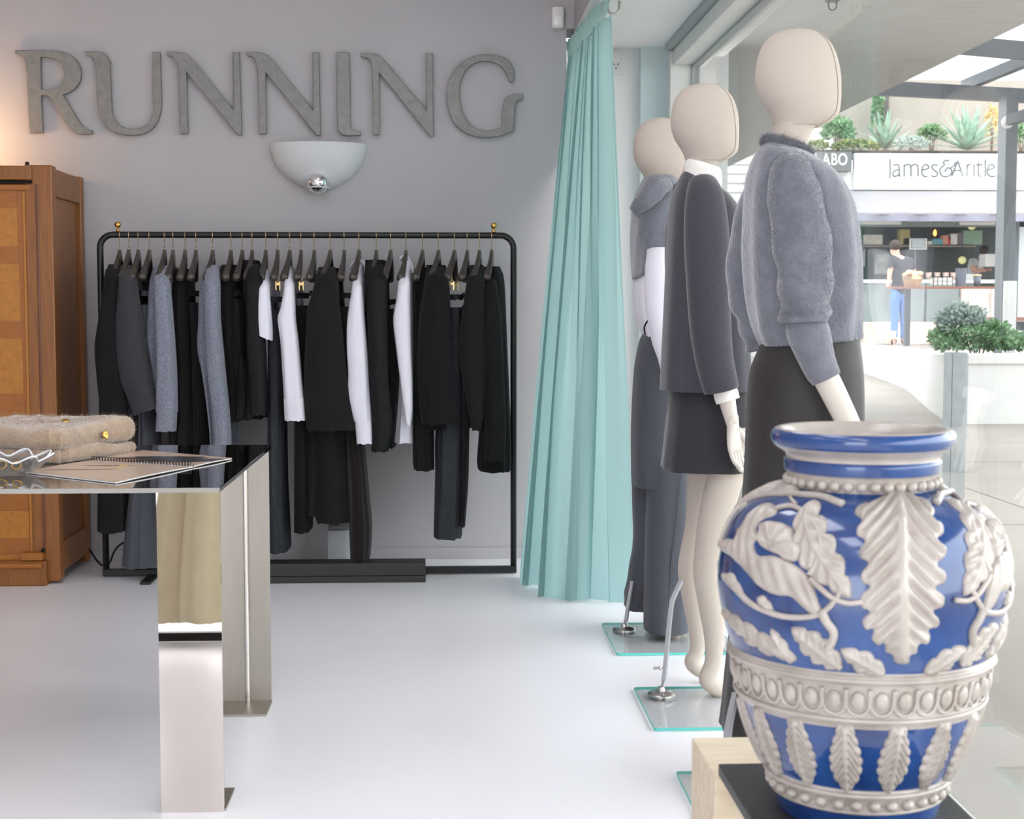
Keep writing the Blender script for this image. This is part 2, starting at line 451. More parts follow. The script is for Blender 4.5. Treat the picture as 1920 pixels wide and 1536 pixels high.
obj('back_post', box(WR - 0.05, WR, WB - 0.055, WB, 0.012, WT - 0.005, 0.005), M_oak, wd)
obj('side_top_rail', box(WR - 0.03, WR - 0.004, WF + 0.06, WB - 0.05, WT - 0.125, WT - 0.012, 0.004), M_oak, wd)
obj('side_bottom_rail', box(WR - 0.03, WR - 0.004, WF + 0.06, WB - 0.05, 0.045, 0.17, 0.004), M_oak, wd)
obj('side_panel', box(WR - 0.034, WR - 0.018, WF + 0.06, WB - 0.05, 0.17, WT - 0.125), M_oak, wd)
obj('top_board', box(-2.75, WR - 0.008, WF + 0.01, WB, WT - 0.03, WT - 0.008, 0.004), M_oak, wd)
# front: cornice rail, dark reeded moulding, door with veneer blocks, plinth
fx = lambda px, py=700: float(at(px, py, WF)[0])
zz = lambda py, px=60: float(at(px, py, WF)[2])
obj('cornice_rail', box(-2.75, fx(75) - 0.012, WF - 0.02, WF + 0.03, zz(338), WT - 0.004, 0.004), M_oak, wd)
obj('black_bead', tube([(-2.75, WF - 0.018, zz(342)), (fx(70), WF - 0.018, zz(342))], 0.006, 8), M_iron, wd)  # thin black bead line below the cornice rail
obj('hinge_rail', box(-2.75, fx(66), WF - 0.012, WF + 0.03, zz(357), zz(346), 0.003), M_oak_mid, wd)
for k, (p0, p1) in enumerate(((58, 66), (67, 73), (74, 80))):
    obj('moulding', box(fx(p0), fx(p1), WF - 0.004 * k, WF + 0.04, 0.13, zz(346), 0.004), M_oak_dark, wd)
dr = obj('door', box(-2.75, fx(58), WF + 0.004, WF + 0.035, 0.13, zz(357)), M_oak_mid, wd)
rows = [(357, 391, 1), (391, 462, 0), (462, 495, 1), (495, 531, 2), (531, 602, 0), (602, 635, 1), (635, 675, 2), (675, 738, 0), (738, 780, 1), (780, 850, 2), (850, 905, 0), (905, 958, 1), (958, 1010, 0), (1010, 1040, 1), (1040, 1050, 2)]
for j, (y0, y1, k) in enumerate(rows):
    x1 = fx(38 + (y0 - 357) * 0.016)
    for c_ in range(3):
        kk = (k + c_) % 3
        obj('veneer_block', box(x1 - 0.20 * (c_ + 1) + 0.0008, x1 - 0.20 * c_, WF + 0.0015, WF + 0.006, zz(y1) + 0.0008, zz(y0)), (M_oak_light, M_oak_mid, M_oak_light)[kk], dr)
obj('door_stile', box(x1 + 0.001, fx(57), WF - 0.002, WF + 0.01, 0.14, zz(358), 0.002), M_oak_light, wd)
obj('plinth', box(-2.75, fx(92, 1080), WF - 0.045, WF + 0.05, 0.0, 0.105, 0.005), M_oak, wd)
obj('plinth_moulding', box(-2.75, fx(86, 1080), WF - 0.06, WF - 0.03, 0.075, 0.098, 0.008), M_oak_mid, wd)
obj('plinth_block', box(fx(45, 1060), fx(86, 1060), WF - 0.05, WF, 0.108, 0.14, 0.004), M_oak_mid, wd)
obj('top_peg', lathe([(0.009, 0), (0.009, 0.02), (0.006, 0.024)], (fx(56), WF + 0.03, WT - 0.008), 10), M_iron, wd)
obj('door_pin', lathe([(0.007, 0), (0.009, 0.012), (0.005, 0.02)], (fx(76), WF - 0.02, 0.135), 10), M_iron, wd)

# assumed warm lamp on the wardrobe, unseen beyond the left edge; added for the wall's glow
lp = thing('assumed_lamp', (-2.12, 6.62, WT - 0.008), 'assumed small warm lamp, out of view on the wardrobe top', 'lamp')
M_brass = mat('brass', (214, 170, 92), 0.22, 1.0, var=0.06, var_scale=60)
obj('lamp_base', lathe([(0.05, 0), (0.05, 0.012), (0.012, 0.02), (0.010, 0.06)], (-2.12, 6.62, WT - 0.008), 20), M_brass, lp, True)
obj('bulb', ball((-2.12, 6.62, WT + 0.075), 0.024, 14, 10), emit_mat('assumed_warm_bulb', (255, 190, 110), 14.0), lp, True)
pl = bpy.data.lights.new('assumed_lamp_light', 'POINT'); pl.energy = 5.0; pl.color = (1.0, 0.62, 0.32); pl.shadow_soft_size = 0.06  # added point light of the assumed lamp, warms the wall
plo = bpy.data.objects.new('assumed_lamp_light', pl); col.objects.link(plo); plo.parent = lp; plo.location = (0, 0, 0.12)

# ================================================================ mirror-polished steel table
def mirror_mat(name, rgb, rough, streak=0.0):
    m = mat(name, rgb, rough, 1.0)
    return m
M_mirror = mirror_mat('mirror_steel', (214, 208, 203), 0.015)
M_mtop = mirror_mat('mirror_steel_top', (176, 172, 170), 0.02)
M_brush = mat('brushed_steel_inner', (168, 162, 153), 0.38, 1.0, var=0.04, var_scale=5, stretch=(9, 9, 1.2), bump=0.02, bump_scale=60)
M_lip = mat('satin_steel_edge', (150, 147, 142), 0.45, 0.7)
M_rib = mat('bright_steel_rod', (224, 220, 214), 0.22, 1.0)
TX1, TY0, TY1, TZ = -0.508, 3.406, 4.46, 0.755
tb = thing('steel_table', (-1.3, 3.93, 0), 'mirror-polished steel display table with flat panel legs', 'table')
obj('table_top', box(-2.35, TX1, TY0, TY1, TZ - 0.011, TZ, 0.0012), M_mtop, tb)
obj('front_lip', box(-2.35, TX1, TY0 - 0.0012, TY0, TZ - 0.011, TZ - 0.0003), M_lip, tb)
def panel_leg(x0, x1, y, s):
    """flat panel on the table's outer edge; s = +1 when the inside lies towards +y"""
    lg = obj('leg', box(x0, x1, y, y + s * 0.006, 0.0, TZ - 0.0115), M_mirror if s > 0 else M_brush, tb)
    ym = y + s * 0.006
    obj('rib', tube([((x0 + x1) / 2 + 0.004, ym + s * 0.0075, 0.007), ((x0 + x1) / 2 + 0.004, ym + s * 0.0075, TZ - 0.0118)], 0.0068, 14), M_rib, lg, True, sharp=40)
    xa, xb = x0, x1 + 0.003
    foot = [(xa, ym), (xb, ym), (xb, ym + s * 0.028), (xb - 0.0, ym + s * 0.15), (xa, ym + s * 0.15)]
    v, f = prism(foot if s > 0 else foot[::-1], 'z', 0.0005, 0.0065)
    obj('foot_plate', (v, f), M_brush, lg)
panel_leg(-0.652, -0.508, TY0 + 0.002, 1)
panel_leg(-0.652, -0.508, TY1 - 0.09, -1)
panel_leg(-2.33, -2.18, TY0 + 0.002, 1)
panel_leg(-2.33, -2.18, TY1 - 0.09, -1)

# folded mohair cardigan
M_mohair = mat('beige_mohair', (176, 152, 130), 0.95, var=0.10, var_scale=22, bump=0.9, bump_scale=160, sheen=0.9, bump_dist=0.006)
def cushion(x0, x1, y0, y1, z0, z1, rot, seed, n=44, lump=0.006, lip=0.35):
    """soft folded slab: superellipse plan, rounded edge, gentle lumps"""
    cx, cy, hx, hy, hz = (x0 + x1) / 2, (y0 + y1) / 2, (x1 - x0) / 2, (y1 - y0) / 2, (z1 - z0) / 2
    rings = []
    a = np.linspace(0, 2 * math.pi, 96, endpoint=False)
    ux = np.sign(np.cos(a)) * abs(np.cos(a)) ** 0.28; uy = np.sign(np.sin(a)) * abs(np.sin(a)) ** 0.28
    for t in np.linspace(0.0, 1.0, n):
        ph = (t - 0.5) * math.pi
        inset = (1 - math.cos(ph) ** 0.35)
        sc = 1 - inset * 0.999
        if t < 0.5: zr = z0
        zt = z0 + hz + hz * math.sin(ph)
        k = np.array([1 - (1 - sc) * (hz * 1.0 / hx if sc > 0.55 else 1), ]) if False else None
        px = cx + ux * (hx - hz * inset) if inset < 0.9 else cx + ux * (hx - hz * 0.9) * (1 - (inset - 0.9) / 0.1 * 0.98)
        py = cy + uy * (hy - hz * inset) if inset < 0.9 else cy + uy * (hy - hz * 0.9) * (1 - (inset - 0.9) / 0.1 * 0.98)
        w = (lump * (noise1(px * 14 + py * 9, seed) + 0.6 * noise1(py * 23 - px * 11, seed + 3))) * (1 if t > 0.3 else 0)
        ex = 0.004 * noise1(a * 5, seed + 5)
        rings.append(np.stack([px + ex * np.cos(a), py + ex * np.sin(a), np.maximum(z0, zt + w * (0.4 + 0.6 * t))], 1))
    return rotz(loft(rings), rot, (cx, cy))
cA, cB = ground(112, 872, TZ)[:2], ground(268, 849, TZ)[:2]      # nearest corner, right corner of the pile
eB = cB - cA; LB = np.linalg.norm(eB); eB /= LB; eC = np.array([-eB[1], eB[0]])
cg = thing('folded_cardigan', (cA[0] - 0.1, cA[1] + 0.2, TZ), 'folded beige mohair cardigan with gold buttons on the steel table', 'cardigan')
def fold_layer(o, lb, lc, z0, z1, seed, bulge=0.012):
    """soft folded layer: origin corner o, sides lb along eB and lc along eC"""
    n, m = 46, 34; V = []; hz = (z1 - z0) / 2
    def xy(u, v): return o + eB * (u * lb) + eC * (v * lc)
    rings = []
    a = np.linspace(0, 2 * math.pi, 120, endpoint=False)
    ux = np.sign(np.cos(a)) * abs(np.cos(a)) ** 0.22; uy = np.sign(np.sin(a)) * abs(np.sin(a)) ** 0.22
    ring_t = [(-1.0, 0.0), (-1.0, 0.5), (-1.0, 0.86), (-0.92, 0.94), (-0.6, 0.985), (-0.2, 1.0), (0.25, 1.0), (0.62, 0.985), (0.88, 0.95), (0.97, 0.90), (1.0, 0.8), (1.03, 0.6), (1.06, 0.4), (1.07, 0.2), (1.08, 0.02)]
    for zt, k in ring_t:
        inset = hz * 0.9 * (1 - min(1, (k - 0.86) / 0.14)) if k > 0.86 else hz * 0.9
        sx = (lb / 2 - inset) * (1 if k > 0.86 else k / 0.86); sy = (lc / 2 - inset) * (1 if k > 0.86 else k / 0.86)
        wob = 0.007 * noise1(a * 3, seed) + 0.004 * noise1(a * 9, seed + 2)
        p = o + eB * lb / 2 + eC * lc / 2 + np.outer(ux * sx + wob * np.cos(a), eB) + np.outer(uy * sy + wob * np.sin(a), eC)
        z = (z0 + z1) / 2 + hz * zt
        lump = (0.010 * noise1(p[:, 0] * 9 + p[:, 1] * 5, seed) + 0.006 * noise1(p[:, 1] * 19 - p[:, 0] * 14, seed + 3) + 0.003 * noise1(p[:, 0] * 41, seed)) * max(0, zt * 0.5 + 0.5)
        rings.append(np.c_[p, np.maximum(z0, z + lump)])
    return loft(rings)
obj('lower_fold', fold_layer(cA + eC * 0.004, LB * 0.99, 0.40, TZ + 0.0005, TZ + 0.040, 1), M_mohair, cg, True)
obj('upper_fold', fold_layer(cA - eB * 0.012 + eC * 0.002, LB * 1.02, 0.41, TZ + 0.036, TZ + 0.098, 4), M_mohair, cg, True)
def fuzz(name, src, n, ln, seed, par, m, rad=0.00035):
    """short fibres standing off a knitted surface, one joined part"""
    r = np.random.default_rng(seed)
    me = src.data; nf = len(me.polygons)
    ar = np.zeros(nf); me.polygons.foreach_get('area', ar)
    ce = np.zeros(nf * 3); me.polygons.foreach_get('center', ce); ce = ce.reshape(-1, 3)
    no = np.zeros(nf * 3); me.polygons.foreach_get('normal', no); no = no.reshape(-1, 3)
    big = [i for i in range(nf) if len(me.polygons[i].vertices) == 4]
    pr = ar[big] / ar[big].sum()
    idx = np.array(big)[r.choice(len(big), n, p=pr)]
    co = np.array([v.co[:] for v in me.vertices]); qv = np.array([me.polygons[i].vertices[:] for i in idx])
    a_, b_ = r.uniform(0, 1, (n, 1)), r.uniform(0, 1, (n, 1))
    c0 = (co[qv[:, 0]] * (1 - a_) + co[qv[:, 1]] * a_) * (1 - b_) + (co[qv[:, 3]] * (1 - a_) + co[qv[:, 2]] * a_) * b_
    d = no[idx] + r.normal(0, 0.7, (n, 3)); d /= np.linalg.norm(d, axis=1)[:, None]
    L = ln * r.uniform(0.3, 1.0, n)[:, None]
    side = np.cross(d, r.normal(0, 1, (n, 3))); side /= np.linalg.norm(side, axis=1)[:, None] + 1e-9
    mid = c0 + d * L * 0.6 + r.normal(0, 0.15, (n, 3)) * L
    tip = c0 + d * L * 0.9 + r.normal(0, 0.4, (n, 3)) * L
    b = BASE[par.name]
    V = np.stack([c0 - side * rad, c0 + side * rad, mid + side * rad * 0.7, mid - side * rad * 0.7, tip], 1).reshape(-1, 3) + b
    Fc = []
    for i in range(n):
        k = i * 5; Fc += [(k, k + 1, k + 2, k + 3), (k + 3, k + 2, k + 4)]
    return obj(name, (V, Fc), m, par, kind='stuff')
for ch in list(cg.children):
    fuzz('mohair_fibre', ch, 9000, 0.012, 3, cg, M_mohair)
def button(par, c, nrm, r, m):
    nrm = Vector(nrm).normalized(); q = nrm.to_track_quat('Z', 'Y').to_matrix()
    v, f = lathe([(r, 0), (r, 0.003), (r * 0.85, 0.0055), (r * 0.62, 0.004), (r * 0.2, 0.0055), (0.0003, 0.006)], (0, 0, 0), 18)
    v = np.array([(q @ Vector(p))[:] for p in v]) + np.array(c)
    return obj('button', (v, f), m, par, True)
q = cA + eB * LB * 0.52 - eC * 0.002; button(cg, (q[0], q[1], TZ + 0.064), (-eC[0], -eC[1], 0.25), 0.0115, M_brass)
q = cA + eB * LB * 0.42 + eC * 0.10; button(cg, (q[0], q[1], TZ + 0.099), (0, -0.2, 1), 0.0115, M_brass)

# spiral-bound lookbook, open
def print_mat(name, bgc, blobs):
    """a printed page: soft-edged colour fields from a few procedural blobs (object space)"""
    m = bpy.data.materials.new(name); m.use_nodes = True
    nt = m.node_tree; p = nt.nodes['Principled BSDF']; p.inputs['Roughness'].default_value = 0.25
    tc = nt.nodes.new('ShaderNodeTexCoord'); cur = None
    for k, (cx, cy, rx, ry, rgb) in enumerate(blobs):
        mp = nt.nodes.new('ShaderNodeMapping'); mp.vector_type = 'POINT'
        mp.inputs['Scale'].default_value = (1 / rx, 1 / ry, 0); mp.inputs['Location'].default_value = (-cx / rx, -cy / ry, 0)
        nt.links.new(tc.outputs['Object'], mp.inputs['Vector'])
        ns = nt.nodes.new('ShaderNodeTexNoise'); ns.inputs['Scale'].default_value = 1.6
        nt.links.new(mp.outputs['Vector'], ns.inputs['Vector'])
        ad = nt.nodes.new('ShaderNodeVectorMath'); ad.operation = 'ADD'
        nt.links.new(mp.outputs['Vector'], ad.inputs[0]); nt.links.new(ns.outputs['Color'], ad.inputs[1])
        sb = nt.nodes.new('ShaderNodeVectorMath'); sb.operation = 'SUBTRACT'; sb.inputs[1].default_value = (0.5, 0.5, 0.5)
        nt.links.new(ad.outputs[0], sb.inputs[0])
        ln = nt.nodes.new('ShaderNodeVectorMath'); ln.operation = 'LENGTH'; nt.links.new(sb.outputs[0], ln.inputs[0])
        rp = nt.nodes.new('ShaderNodeValToRGB'); rp.color_ramp.elements[0].position = 0.92; rp.color_ramp.elements[1].position = 1.0
        rp.color_ramp.elements[0].color = (1, 1, 1, 1); rp.color_ramp.elements[1].color = (0, 0, 0, 1)
        nt.links.new(ln.outputs['Value'], rp.inputs['Fac'])
        mx = nt.nodes.new('ShaderNodeMix'); mx.data_type = 'RGBA'
        nt.links.new(rp.outputs['Color'], mx.inputs['Factor'])
        if cur is None: mx.inputs['A'].default_value = (*lin(*bgc), 1)
        else: nt.links.new(cur, mx.inputs['A'])
        mx.inputs['B'].default_value = (*lin(*rgb), 1)
        cur = mx.outputs['Result']
    nt.links.new(cur, p.inputs['Base Color'])
    return m
M_paper = mat('paper_edge', (235, 232, 230), 0.6)
sp0, sp1 = ground(172, 866, TZ), ground(360, 878, TZ)      # spine line
pr0, pr1 = ground(435, 862, TZ), ground(268, 847, TZ)      # far page outer edge
pl0, pl1 = ground(217, 908, TZ), ground(48, 888, TZ)       # near page outer edge
bk = thing('spiral_lookbook', ((sp0[0] + sp1[0]) / 2, (sp0[1] + sp1[1]) / 2, TZ), 'open spiral-bound photo book lying beside the folded cardigan', 'book')
def page_block(a, b, c_, d, th, lift):
    """a,b along the spine, c_,d along the outer edge; slight arch"""
    rows_ = []
    for t in np.linspace(0, 1, 10):
        h = lift * math.sin(math.pi * t) * 0.6 + 0.001
        r = [a + (d - a) * t, b + (c_ - b) * t]
        rows_.append([(r[0][0], r[0][1], TZ + h + th), (r[1][0], r[1][1], TZ + h + th), (r[1][0], r[1][1], TZ + h + 0.0003), (r[0][0], r[0][1], TZ + h + 0.0003)])
    return loft(rows_)
b0 = BASE[bk.name]
M_page1 = print_mat('print_far_page', (196, 170, 150), [(0.03, 0.10, 0.13, 0.07, (34, 33, 34)), (0.12, 0.055, 0.10, 0.05, (44, 42, 42)), (-0.07, 0.07, 0.06, 0.025, (176, 120, 96))])
M_page2 = print_mat('print_near_page', (200, 176, 156), [(-0.07, -0.07, 0.07, 0.018, (120, 92, 80)), (-0.03, -0.085, 0.012, 0.05, (214, 184, 120)), (-0.12, -0.16, 0.10, 0.010, (60, 52, 48))])
obj('far_pages', page_block(sp0, sp1, pr0, pr1, 0.003, 0.003), M_paper, bk)
obj('near_pages', page_block(sp0, sp1, pl0, pl1, 0.003, 0.003), M_paper, bk)
def sheet(a, b, c_, d, z, lift):
    V, Fc = [], []
    for i, t in enumerate(np.linspace(0.03, 1, 10)):
        h = lift * math.sin(math.pi * t) * 0.6
        p, q = a + (d - a) * t, b + (c_ - b) * t
        V += [(p[0], p[1], z + h), (q[0], q[1], z + h)]
        if i: k = 2 * i; Fc.append((k - 2, k - 1, k + 1, k))
    return V, Fc
obj('far_print', sheet(sp0, sp1, pr0, pr1, TZ + 0.0046, 0.003), M_page1, bk)
obj('near_print', sheet(sp0, sp1, pl0, pl1, TZ + 0.0046, 0.003), M_page2, bk)
M_black = mat('black_metal', (26, 26, 25), 0.42, 0.2, var=0.06, var_scale=20)
nco = 34; coil = []
sd = (sp1 - sp0) / np.linalg.norm(sp1 - sp0); sn = np.array([-sd[1], sd[0], 0])
for t in np.linspace(0, 1, nco * 10):
    a_ = t * nco * 2 * math.pi; q = sp0 + (sp1 - sp0) * t
    coil.append(q + sn * 0.0075 * math.cos(a_) + np.array([0, 0, 0.008 + 0.0075 * math.sin(a_)]))
obj('spiral_binding', tube(coil, 0.0011, 5), M_black, bk, True)

# clear scalloped dish with jewellery
M_clear = pane_mat('clear_acrylic', (0.86, 0.88, 0.90))
dc = ground(8, 890, TZ)
dt = thing('scalloped_dish', (dc[0], dc[1], TZ), 'clear glass dish with a wavy scalloped rim at the table edge', 'dish')
def scallop(r, z, k): 
    a = np.linspace(0, 2 * math.pi, 96, endpoint=False)
    rr = r * (1 + k * np.cos(9 * a)); return np.stack([dc[0] + rr * np.cos(a), dc[1] + rr * np.sin(a), TZ + z + 0.012 * k * 6 * np.cos(9 * a) * (z / 0.04)], 1)
obj('bowl', loft([scallop(0.055, 0.0005, 0), scallop(0.075, 0.008, 0.03), scallop(0.098, 0.03, 0.07), scallop(0.112, 0.042, 0.10), scallop(0.108, 0.044, 0.10), scallop(0.094, 0.032, 0.07), scallop(0.07, 0.012, 0.03), scallop(0.05, 0.005, 0)]), M_clear, dt, True)
rim_ = scallop(0.110, 0.044, 0.10)
obj('rim', tube(rim_, 0.0022, 6, closed=True), mat('bright_edge_white', (232, 234, 238), 0.3), dt, True)  # bright edge of the clear dish put in as white colour
for k, (dx, dy) in enumerate(((-0.01, 0.015), (0.03, 0.0))):
    tag(obj('gold_ring', tube([(dc[0] + dx + 0.011 * math.cos(t), dc[1] + dy + 0.006 * math.sin(t), TZ + 0.022 + 0.009 * math.sin(t)) for t in np.linspace(0, 2 * math.pi, 24, endpoint=False)], 0.0024, 8, closed=True), M_brass, None, True),
        ('gold ring lying in the clear dish, left one', 'gold ring lying in the clear dish, right one')[k], 'ring')

# ================================================================ small things by the back wall
a, b = at(613, 1000, 6.70), at(658, 1000, 6.70); zt = float(at(640, 994, 6.70)[2])
pu = thing('air_purifier', ((a[0] + b[0]) / 2, 6.75, 0), 'white box-shaped diffuser on the floor under the clothes rail', 'diffuser')
obj('housing', box(a[0], b[0], 6.70, 6.80, 0.0, zt, 0.012), mat('white_enamel', (232, 234, 238), 0.4), pu, True, sharp=40)
obj('lid', box(a[0] + 0.003, b[0] - 0.003, 6.703, 6.797, zt + 0.001, zt + 0.016, 0.006), mat('smoky_lid', (150, 150, 146), 0.25), pu, True, sharp=40)
bt = thing('glass_bottle', (a[0] + 0.07, 6.75, zt + 0.017), 'small clear glass bottle standing on the white diffuser', 'bottle')
obj('body', lathe([(0.02, 0), (0.024, 0.004), (0.024, 0.045), (0.012, 0.058), (0.010, 0.075), (0.008, 0.075), (0.009, 0.058), (0.021, 0.044), (0.021, 0.006), (0.001, 0.004)], (a[0] + 0.07, 6.75, zt + 0.017), 20), M_clear, bt, True)
kp = [at(168, 1030, 6.69), at(176, 1043, 6.66), at(185, 1055, 6.63), at(195, 1061, 6.60), at(205, 1056, 6.59), at(214, 1035, 6.62), at(226, 1021, 6.68), at(245, 1016, 6.73), at(300, 1022, 6.78)]
for q in kp: q[2] = max(q[2], 0.006)
obj('power_cable', tube(crom(kp, 8), 0.0045, 8), mat('black_rubber', (20, 20, 20), 0.55), None, True, label='black power cable looping by the wall behind the rail', cat='cable')
# ================================================================ clothes rail with hangers and garments
RY, RZ = 6.45, 1.468
RX0, RX1 = -1.452, 0.306
rk = thing('clothes_rail', ((RX0 + RX1) / 2, RY, 0), 'black tubular steel clothes rail with brass knobs along the grey wall', 'clothes rail', None)
rr = 0.0135
cr = 0.055
pts = [(RX0, RY, 0.02), (RX0, RY, 1.0)] + [(RX0 + cr - cr * math.cos(t), RY, RZ - cr + cr * math.sin(t)) for t in np.linspace(0, math.pi / 2, 8)] \
    + [(RX1 - cr + cr * math.sin(t), RY, RZ - cr + cr * math.cos(t)) for t in np.linspace(0, math.pi / 2, 8)] + [(RX1, RY, 1.0), (RX1, RY, 0.02)]
obj('hoop', tube(pts, rr, 14), M_black, rk, True)
obj('bottom_rail', box(RX0 - 0.013, RX1 + 0.013, RY - 0.014, RY + 0.014, 0.004, 0.034, 0.003), M_black, rk)
fz = ground(272, 1097)
obj('foot', box(fz[0] - 0.022, fz[0] + 0.022, fz[1], RY + 0.15, 0.0, 0.012, 0.002), M_black, rk)
for px in (221, 926):
    k = at(px, 430, RY)
    kn = obj('finial', lathe([(0.008, 0), (0.008, 0.008), (0.0045, 0.01), (0.0045, 0.016), (0.0115, 0.022), (0.0145, 0.030), (0.0115, 0.039), (0.001, 0.0435)], (k[0], RY, RZ + rr - 0.001), 18), M_brass, rk, True)
# black timber beam on the floor in front of the rail
q0, q1 = ground(470, 1092), ground(798, 1092)
bmk = thing('timber_beam', ((q0[0] + q1[0]) / 2, q1[1] + 0.06, 0), 'long black timber beam lying on the floor under the rail', 'beam')
obj('lower_board', box(q0[0], q1[0], q1[1] - 0.002, q1[1] + 0.115, 0, 0.028, 0.002), mat('black_stained_wood', (40, 40, 37), 0.5, var=0.15, var_scale=6, stretch=(1, 20, 20)), bmk)
obj('upper_board', box(q0[0], q1[0] - 0.001, q1[1], q1[1] + 0.115, 0.0295, 0.083, 0.002), MATS['black_stained_wood'], bmk)

M_hang = mat('dark_wood_hanger', (52, 44, 38), 0.35, var=0.2, var_scale=10, stretch=(3, 3, 20), coat=0.4)
M_hook = mat('brass_wire', (196, 170, 120), 0.25, 1.0)
def hanger_proto(clips):
    t = thing('clothes_hanger', (0, 0, 0))
    # hook: origin is the rail's axis
    hk = [(0, -rr * 1.15 * math.sin(a), rr * 1.15 * math.cos(a)) for a in np.linspace(-2.2, 1.4, 14)]
    hk = hk + [(0, -0.010, -0.018), (0, -0.003, -0.030), (0, 0, -0.045), (0, 0, -0.066)]
    obj('hook', tube(hk, 0.0016, 7), M_hook, t, True)
    obj('ferrule', lathe([(0.0035, 0), (0.0035, 0.008)], (0, 0, -0.066), 8), M_hook, t)
    # contoured wooden body: arms along +-y
    rings = []
    for s in np.linspace(-1, 1, 25):
        y = 0.205 * s
        zc = -0.080 - 0.105 * abs(s) ** 1.15
        hz_ = 0.021 - 0.006 * abs(s)
        hx_ = 0.009 + 0.008 * abs(s) ** 2.5
        xo = -0.016 * abs(s) ** 2
        a = np.linspace(0, 2 * math.pi, 12, endpoint=False)
        rings.append(np.stack([xo + hx_ * np.sign(np.cos(a)) * abs(np.cos(a)) ** 0.6, np.full(12, y), zc + hz_ * np.sign(np.sin(a)) * abs(np.sin(a)) ** 0.6], 1))
    obj('shoulder_bar', loft(rings), M_hang, t, True)
    if clips:
        obj('clip_rod', tube([(0, -0.15, -0.165), (0, -0.152, -0.195), (0, 0.152, -0.195), (0, 0.15, -0.165)], 0.0022, 6), M_hook, t)
        for s in (-1, 1):
            g = join(box(-0.010, -0.006, s * 0.135 - 0.009, s * 0.135 + 0.009, -0.235, -0.198), box(0.006, 0.010, s * 0.135 - 0.009, s * 0.135 + 0.009, -0.235, -0.198),
                     tube([(-0.008, s * 0.135, -0.2), (-0.014, s * 0.135, -0.185)], 0.002, 6), tube([(0.008, s * 0.135, -0.2), (0.014, s * 0.135, -0.185)], 0.002, 6), box(-0.007, 0.007, s * 0.135 - 0.004, s * 0.135 + 0.004, -0.214, -0.204))
            obj('clip', g, M_hook, t)
    return t

def wool(name, rgb, v=0.08, sheen=0.15, scale=300, bump=0.35):
    return mat(name, rgb, 0.92, var=v, var_scale=scale * 0.6, bump=bump, bump_scale=scale, sheen=sheen, detail=6, spec=0.2, bump_dist=0.004)
M_blk = wool('black_wool', (23, 23, 24), 0.12, 0.05)
M_blk2 = wool('soft_black_cotton', (29, 28, 28), 0.1, 0.05)
M_blk3 = wool('black_satin', (20, 21, 22), 0.1, 0.0)
M_blk3.node_tree.nodes['Principled BSDF'].inputs['Roughness'].default_value = 0.6
M_char = wool('charcoal_wool', (58, 57, 62), 0.12)
M_grey = wool('grey_melange_knit', (128, 131, 144), 0.28, 0.25, 220, 0.6)
M_greyw = wool('slate_wool_cloth', (78, 80, 87), 0.10)
M_denim = mat('washed_black_denim', (46, 49, 54), 0.9, var=0.35, var_scale=40, stretch=(6, 6, 1), bump=0.3, bump_scale=400)
M_wht = mat('white_cotton', (226, 224, 234), 0.85, var=0.02, var_scale=10, bump=0.08, bump_scale=40, sheen=0.1)
M_brown = wool('dark_brown_silk', (33, 29, 26), 0.1)

def interp_prof(prof, n):
    p = np.array(prof, float); t = np.linspace(p[0, 0], p[-1, 0], n)
    k = np.interp(t, p[:, 0], np.arange(len(p)))
    # smooth monotone-ish interpolation through a Catmull-Rom of the control rows
    c = crom(p, 10); c = c[np.argsort(c[:, 0])]
    return np.stack([t, np.interp(t, c[:, 0], c[:, 1]), np.interp(t, c[:, 0], c[:, 2])], 1)
def hang_loft(prof, Y, hd0, hd1, ramp, seed, n=30, m=36, fold=0.10, nf=7, slant=0.0, skew=0.0, flare=1.0, back=0.0):
    """cloth tube whose near outline follows prof = [(photo y, left x, right x)] on the plane y = Y;
    hd0 -> hd1: half depth (m) over the first 'ramp' metres; skew shifts the far side in x"""
    p = interp_prof(prof, n); rings = []
    a = np.linspace(0, 2 * math.pi, m, endpoint=False)
    ztop = at(p[0, 1], p[0, 0], Y)[2]
    for i, (y, xl, xr) in enumerate(p):
        q0 = max(0.0, 1 - (y - p[0, 0]) / 40.0); Yi = Y + back * q0 ** 1.3
        L, R = at(xl, y, Yi), at(xr, y, Yi); z = (L[2] + R[2]) / 2
        xc, hw = (L[0] + R[0]) / 2, (R[0] - L[0]) / 2
        s = min(1.0, (ztop - z) / max(ramp, 1e-4)); d = hd0 + (hd1 - hd0) * s ** 0.7
        g = i / (n - 1)
        d *= 1 + (flare - 1) * g
        amp = fold * (0.25 + 0.75 * min(1, g * 1.6))
        ph = seed * 1.7 + 0.8 * noise1(g * 3, seed)
        rad = 1 + amp * (np.sin(nf * a + ph) * 0.6 + 0.4 * np.sin((nf * 2 - 3) * a + ph * 2.1 + g * 2))
        ux = np.sign(np.cos(a)) * abs(np.cos(a)) ** 0.75; uy = np.sign(np.sin(a)) * abs(np.sin(a)) ** 0.8
        x = xc + hw * ux * np.where(abs(ux) > 0.9, 1 + (rad - 1) * 0.35, rad) + skew * (uy + 1) * d
        yy = Yi + d * uy * (1 + (rad - 1) * 0.5)
        zz_ = np.full(m, z) + (slant * ux * g ** 4) + (0.004 * noise1(a * 4 + seed, seed) * g ** 6)
        rings.append(np.stack([x, yy, zz_], 1))
    # rounded top, turned-in hem
    top = rings[0].copy(); c0 = top.mean(0); cap = c0 + (top - c0) * 0.55; cap[:, 2] += min(0.008, hd0 * 0.3)
    bot = rings[-1].copy(); c1 = bot.mean(0); hem = c1 + (bot - c1) * np.array([0.90, 0.96, 1]); hem2 = hem.copy(); hem2[:, 2] += 0.02
    return loft([cap] + rings + [hem, hem2])
